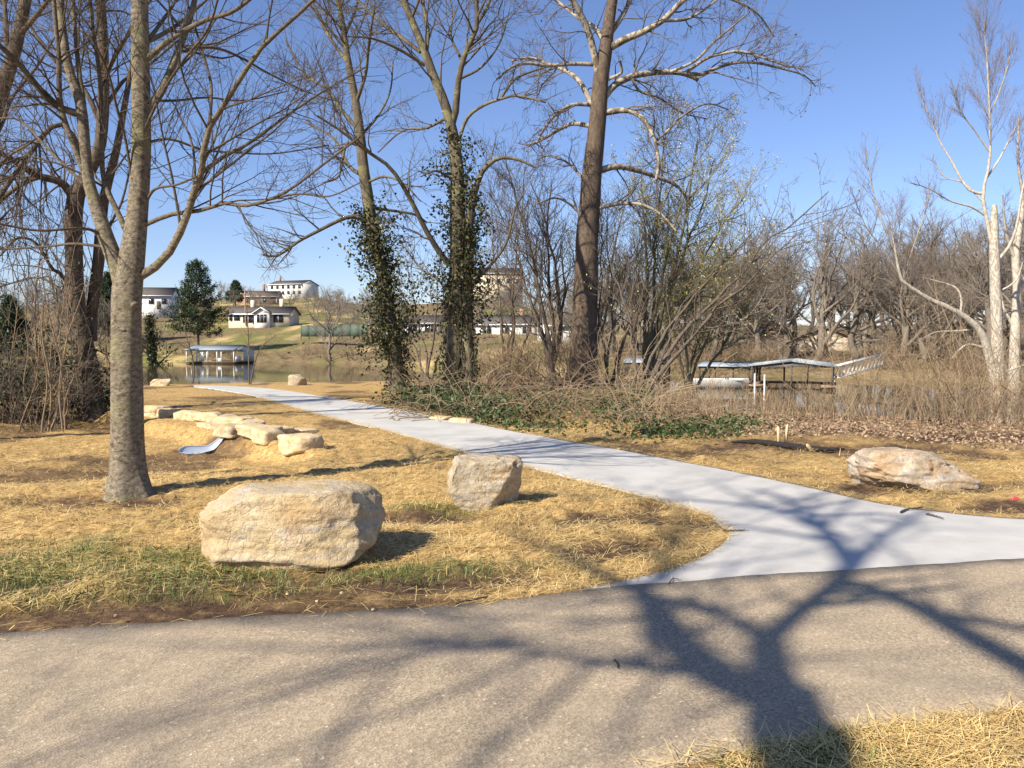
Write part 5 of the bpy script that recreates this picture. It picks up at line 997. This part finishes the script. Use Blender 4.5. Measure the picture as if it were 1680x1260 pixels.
brambles()
def left_bush():
    rg = seeded(531)
    for (px, py, h, w, N, lab) in [(135, 682, .75, 1.2, 1500, 'dark green leafy shrub at the foot of the dark leaning tree'), (35, 690, 1.7, 2.0, 2600, 'dark evergreen shrub in shade at the left edge'), (-60, 690, 2.2, 2.2, 1600, 'tall shaded shrub cut by the left edge of the picture')]:
        b = gp(px, py); t = thing('shrub', b, lab, 'shrub', 'dark shrubs at the left edge'); mb, lb = MB(), MB(); c = []
        for P, R, sd in shrub(rg, h, w, 14, 80, 160, .005): tubes(mb, P, R, sd); c.append(P[:, 1:].reshape(-1, 3))
        c = np.concatenate(c); obj('stems', mb, M['twig'], t); leaves(lb, c[rg.integers(0, len(c), N)]+rg.normal(size=(N, 3))*.07, .085, rg); tag(obj('foliage', lb, M['shrubleaf'], t), kind='stuff')
    sp = [(*gp(rg.uniform(-60, 105), rg.uniform(668, 708))[:2], rg.uniform(.5, 1.9), 1.3, 7, 30, 60, .005) for k in range(24)]+[(*gp(rg.uniform(60, 180), rg.uniform(655, 668))[:2], rg.uniform(.5, 1.2), 1.3, 7, 30, 50, .005) for k in range(8)]
    thicket('shaded_thicket', 'tangled bare undergrowth around the dark tree at left', 'brush', sp, M['twig'], rg, (-.2, .3))
    # tall whippy vines rising in front of the dark tree
    vb = MB(); P = []
    for k in range(18):
        x = rg.uniform(10, 110); y = rg.uniform(690, 712); b = gp(x, y); tx = x+rg.normal()*25+15; q = np.linspace(0, 1, 14); top = rg.uniform(330, 560)
        P.append(np.array([U(x+(tx-x)*a+9*math.sin(a*5+k)*(a*(1-a)*4), y+(top-y)*a, b[1]) for a in q]))
    P = np.array(P); R = np.linspace(.028, .008, 14)[None]*rg.uniform(.5, 1.1, (18, 1)); tubes(vb, P, R, 5, tint=np.full(18, .3)); P1, R1 = grow(P, R, 240, ln=(.1, .35), rmin=.004, n=6, wander=.2, rng=rg, up=-.03); tubes(vb, P1, R1, 3, tint=rg.uniform(0, .6, 240))
    tag(obj('climbing_vines', vb, M['reed']), 'bare woody vines climbing among the undergrowth at left', 'vines', kind='stuff')
left_bush()
# ================================================================== STRAW, GRASS, LITTER
def blades(mb, x, y, z, ln, w, az, pitch, curve, tint):
    N = len(x); d = np.stack([np.cos(az)*np.cos(pitch), np.sin(az)*np.cos(pitch), np.sin(pitch)], 1); s = np.stack([-np.sin(az), np.cos(az), np.zeros(N)], 1)*(w/2)[:, None]
    o = np.stack([x, y, z], 1); m = o+d*(ln*.5)[:, None]; e = m+unit(d+np.stack([np.zeros(N), np.zeros(N), curve], 1)+s*0)*(ln*.5)[:, None]
    V = np.stack([o-s, o+s, m-s, m+s, e-s*.6, e+s*.6], 1); i = np.arange(N)[:, None]*6
    mb.add(V.reshape(-1, 3), np.concatenate([i+[0, 1, 3, 2], i+[2, 3, 5, 4]]), tint=np.repeat(tint, 6))
def ground_xy(N, rg, r0, r1, half=38):
    r = r0*np.exp(rg.uniform(0, 1, N)*math.log(r1/r0)); th = rg.uniform(-rad(half), rad(half), N); return r*np.sin(th), r*np.cos(th)
def straw():
    rg = seeded(601); mb = MB(); N = 330000; x, y = ground_xy(N, rg, 3.1, 30)
    gr, di, le, fa, la = masks(x, y); dens = (1-.93*di)*(1-.8*le)*(1-.62*gr)*(.35+.65*ss((n2(x, y, 2.4, 81, 3)+.45)/.7)); e = edge_d(x, y)
    bad = asph(x, y) | on_path(x, y); dens = np.where(bad, .0, dens); dens = np.where((e < .4) & (e > 0) & (x < .3), dens*.3, dens)
    k = rg.uniform(0, 1, N) < dens; x, y = x[k], y[k]; N = len(x)
    mic = .040*n2(x, y, 2.2, 61, 3); z = G(x, y)+.018+mic+rg.uniform(0, .035, N)
    r = np.hypot(x, y); ln = rg.uniform(.04, .17, N); w = rg.uniform(.0014, .0032, N)*(1+r/16)
    az = n2(x, y, .9, 83, 2)*2.2+rg.normal(size=N)*.9+(rg.uniform(0, 1, N) < .5)*math.pi; blades(mb, x, y, z, ln, w, az, rg.normal(size=N)*.09+.03, rg.normal(size=N)*.3-.1, np.clip(rg.uniform(0, 1, N)**.9*(.85+.55*n2(x, y, 1.3, 85, 3)), 0, 1))
    # straws strayed onto the paths and the bare soil
    N = 1500; x, y = ground_xy(N, rg, 3.1, 9); e = edge_d(x, y); k = ((np.abs(e) < .35*rg.uniform(0, 1, N)**2) & (x < 1.2)) | (np.abs(y-np.interp(x, AN[:, 0], AN[:, 1])) < .15*rg.uniform(0, 1, N)); x, y = x[k], y[k]; N = len(x)
    blades(mb, x, y, G(x, y)+.024, rg.uniform(.04, .16, N), rg.uniform(.003, .0055, N), rg.uniform(0, 6.28, N), np.full(N, .01), np.zeros(N), rg.uniform(.5, 1, N))
    for ed, sg in ((PL, 1), (PR, -1)):
        n_ = 5200; q = rg.integers(0, len(ed)-1, n_); f = rg.uniform(0, 1, (n_, 1)); c = ed[q]*(1-f)+ed[q+1]*f; tg = unit(ed[q+1]-ed[q]); nn = np.stack([-tg[:, 1], tg[:, 0]], 1)
        c = c+nn*(np.abs(rg.normal(size=n_))*.07-.012)[:, None]*(1 if sg > 0 else -1); k = (c[:, 1] < 26) & ~asph(c[:, 0], c[:, 1]) & (np.abs(c[:, 0]) < 12); c = c[k]; n_ = len(c)
        blades(mb, c[:, 0], c[:, 1], G(c[:, 0], c[:, 1])+.012+rg.uniform(0, .02, n_), rg.uniform(.04, .15, n_), rg.uniform(.002, .0035, n_)*(1+np.hypot(c[:, 0], c[:, 1])/16), rg.uniform(0, 6.28, n_), rg.normal(size=n_)*.06+.03, rg.normal(size=n_)*.3-.1, rg.uniform(.1, 1, n_))
    tag(obj('straw', mb, M['straw']), 'golden straw mulch strewn over the ground on both sides of the path', 'straw', kind='stuff')
    mb = MB(); N = 200000; x, y = ground_xy(N, rg, 2.6, 14); gr, di, le, fa, la = masks(x, y); k = (rg.uniform(0, 1, N) < gr**1.3*(1-.5*di)) & ~(asph(x, y) | on_path(x, y)); x, y = x[k], y[k]; N = len(x)
    blades(mb, x, y, G(x, y)+.01+.03*n2(x, y, 2.2, 61, 3), rg.uniform(.03, .085, N), rg.uniform(.0025, .005, N), rg.uniform(0, 6.28, N), rg.uniform(.5, 1.4, N), rg.normal(size=N)*.4-.3, rg.uniform(0, 1, N))
    tag(obj('grass', mb, M['grass']), 'short green grass sprouting round the largest boulder', 'grass', kind='stuff')
    mb = MB(); N = 42000; x, y = ground_xy(N, rg, 12, 24); gr, di, le, fa, la = masks(x, y); k = (rg.uniform(0, 1, N) < le*.9) & ~on_path(x, y); x, y = x[k], y[k]
    leaves(mb, np.stack([x, y, G(x, y)+.03+rg.uniform(0, .03, len(x))], 1), .06, rg, flat=.6, tint=rg.uniform(0, 1, len(x)))
    tag(obj('leaf_litter', mb, M['litter']), 'brown fallen leaves covering the ground below the reeds', 'leaf litter', kind='stuff')
straw()
# ================================================================== SMALL THINGS
M['stake'] = simple('stake_wood', (.62, .48, .28), (.5, .37, .2), 8)
for k, (px, py, h, tl, lab) in enumerate([(1278, 733, .30, .06, 'short wooden survey stake, left of the upright pair on the far side of the path'), (1289, 731, .32, -.08, 'short wooden survey stake, right of the upright pair on the far side of the path'), (1336, 744, .22, .9, 'fallen wooden survey stake lying beside the black tube')]):
    p = gp(px, py); mb = MB(); w = .045
    V = [[-w/2, -.012, -.05], [w/2, -.012, -.05], [w/2, .012, -.05], [-w/2, .012, -.05], [-w/2, -.012, h], [w/2, -.012, h], [w/2, .012, h], [-w/2, .012, h], [0, 0, h+.03]]
    mb.add(V, [np.array([[0, 3, 2, 1], [0, 1, 5, 4], [1, 2, 6, 5], [2, 3, 7, 6], [3, 0, 4, 7]]), np.array([[4, 5, 8], [5, 6, 8], [6, 7, 8], [7, 4, 8]])]); o = obj('survey_stake', mb, M['stake'], smooth=False); o.location = tuple(p); o.rotation_euler = (0, -tl, .3*k); tag(o, lab, 'stake', 'survey stakes')
def tube():  # near black tube, thinner at both ends, lying on the ground
    pts = [gp(a, b) for a, b in [(1200, 729), (1240, 729), (1290, 735), (1335, 741), (1385, 741)]]; mb = MB(); P, R = resamp(np.array(pts)+[0, 0, .04], [.015, .045, .05, .045, .015], 26); R = R*(1+.08*np.sin(np.arange(26)*1.7)); tubes(mb, P[None], R[None], 10)
    tag(obj('dark_tube', mb, simple('black_tube', (.03, .027, .024), (.015, .013, .012), 40, .9, bump=.6)), 'black tapered tube lying on bare soil before the reeds', 'erosion sock')
tube()
def stick(pts, w, lab, z=.02, br=0):
    P = [gp(a, b)+[0, 0, z] for a, b in pts]; mb = MB(); q, r = resamp(P, np.linspace(w, w*.4, len(P)), 12); q[:, 2] += np.abs(np.sin(np.arange(12)*1.3))*.008; tubes(mb, q[None], r[None], 6)
    if br: P1, R1 = grow(q[None], r[None], br, ln=(.2, .5), n=5, rmin=w*.4, up=0); P1[..., 2] = np.maximum(P1[..., 2], q[0, 2]); tubes(mb, P1, R1, 4)
    tag(obj('twig', mb, M['dark']), lab, 'twig', 'fallen twigs')
stick([(1478, 844), (1490, 839), (1505, 838), (1512, 836)], .011, 'crooked forked twig on the concrete near its right edge', br=2)
stick([(1520, 847), (1535, 851), (1548, 855)], .010, 'straight twig on the concrete beside the crooked one')
stick([(1186, 876), (1205, 875), (1222, 874)], .009, 'twig poking from the straw tip onto the concrete', br=1)
stick([(1008, 1090), (1013, 1097), (1013, 1104)], .006, 'small curved twig alone on the asphalt')
stick([(1098, 962), (1105, 955), (1118, 958)], .005, 'tiny bent twig on the joint between asphalt and concrete')
stick([(748, 996), (775, 990), (800, 985)], .009, 'dark twig on the soil edge left of the concrete corner')
stick([(165, 862), (180, 852), (192, 845)], .012, 'dark stick in the grass left of the largest boulder', br=1)
stick([(30, 815), (45, 817), (62, 816)], .010, 'dark stick in the straw at the left edge')
def litter_cup():
    p = gp(1663, 822); mb = MB(); th = np.linspace(0, 2*math.pi, 14, endpoint=False); V = []
    for x, r in ((-.07, .032), (-.068, .036), (0, .042), (.07, .05), (.074, .053), (.07, .046), (-.06, .03)): V.append(np.stack([np.full(14, x), np.cos(th)*r, np.sin(th)*r*.75+.038], 1))
    i = (np.arange(6)*14)[:, None]; j = np.arange(14)[None]; j2 = (j+1) % 14; mb.add(np.vstack(V), [np.stack([i+j, i+j2, i+14+j2, i+14+j], -1).reshape(-1, 4), np.array([list(range(14))[::-1]]), np.array([[84+q for q in range(14)]])])
    o = obj('plastic_cup', mb, simple('red_plastic', (.75, .06, .07), (.62, .05, .06), 3, .35, .5)); o.location = tuple(p); o.rotation_euler = (0, 0, .4); o.scale = (.55, .55, .55); tag(o, 'crushed red plastic cup lying on the soil at the right edge', 'cup')
litter_cup()
rg = seeded(701)
for k, (px, py) in enumerate([(472, 982), (520, 994), (560, 980), (612, 1008), (190, 1018), (700, 985), (250, 835), (262, 832), (1380, 776)]):
    p = gp(px, py); s = rg.uniform(.008, .016); o = obj('pebble', rock((s*1.5, s, s), 800+k, 6, amp=.06), M['stone4'] if k != 4 else M['brick']); o.location = (p[0], p[1], p[2]+.03); 
    tag(o, 'tiny pale pebble on the soil between the asphalt and the boulder or tree' if k not in (4, 8) else ('small orange pebble on the soil at the left asphalt edge' if k == 4 else 'tiny pale pebble in straw on the far side of the path'), 'pebble', 'scattered pebbles')
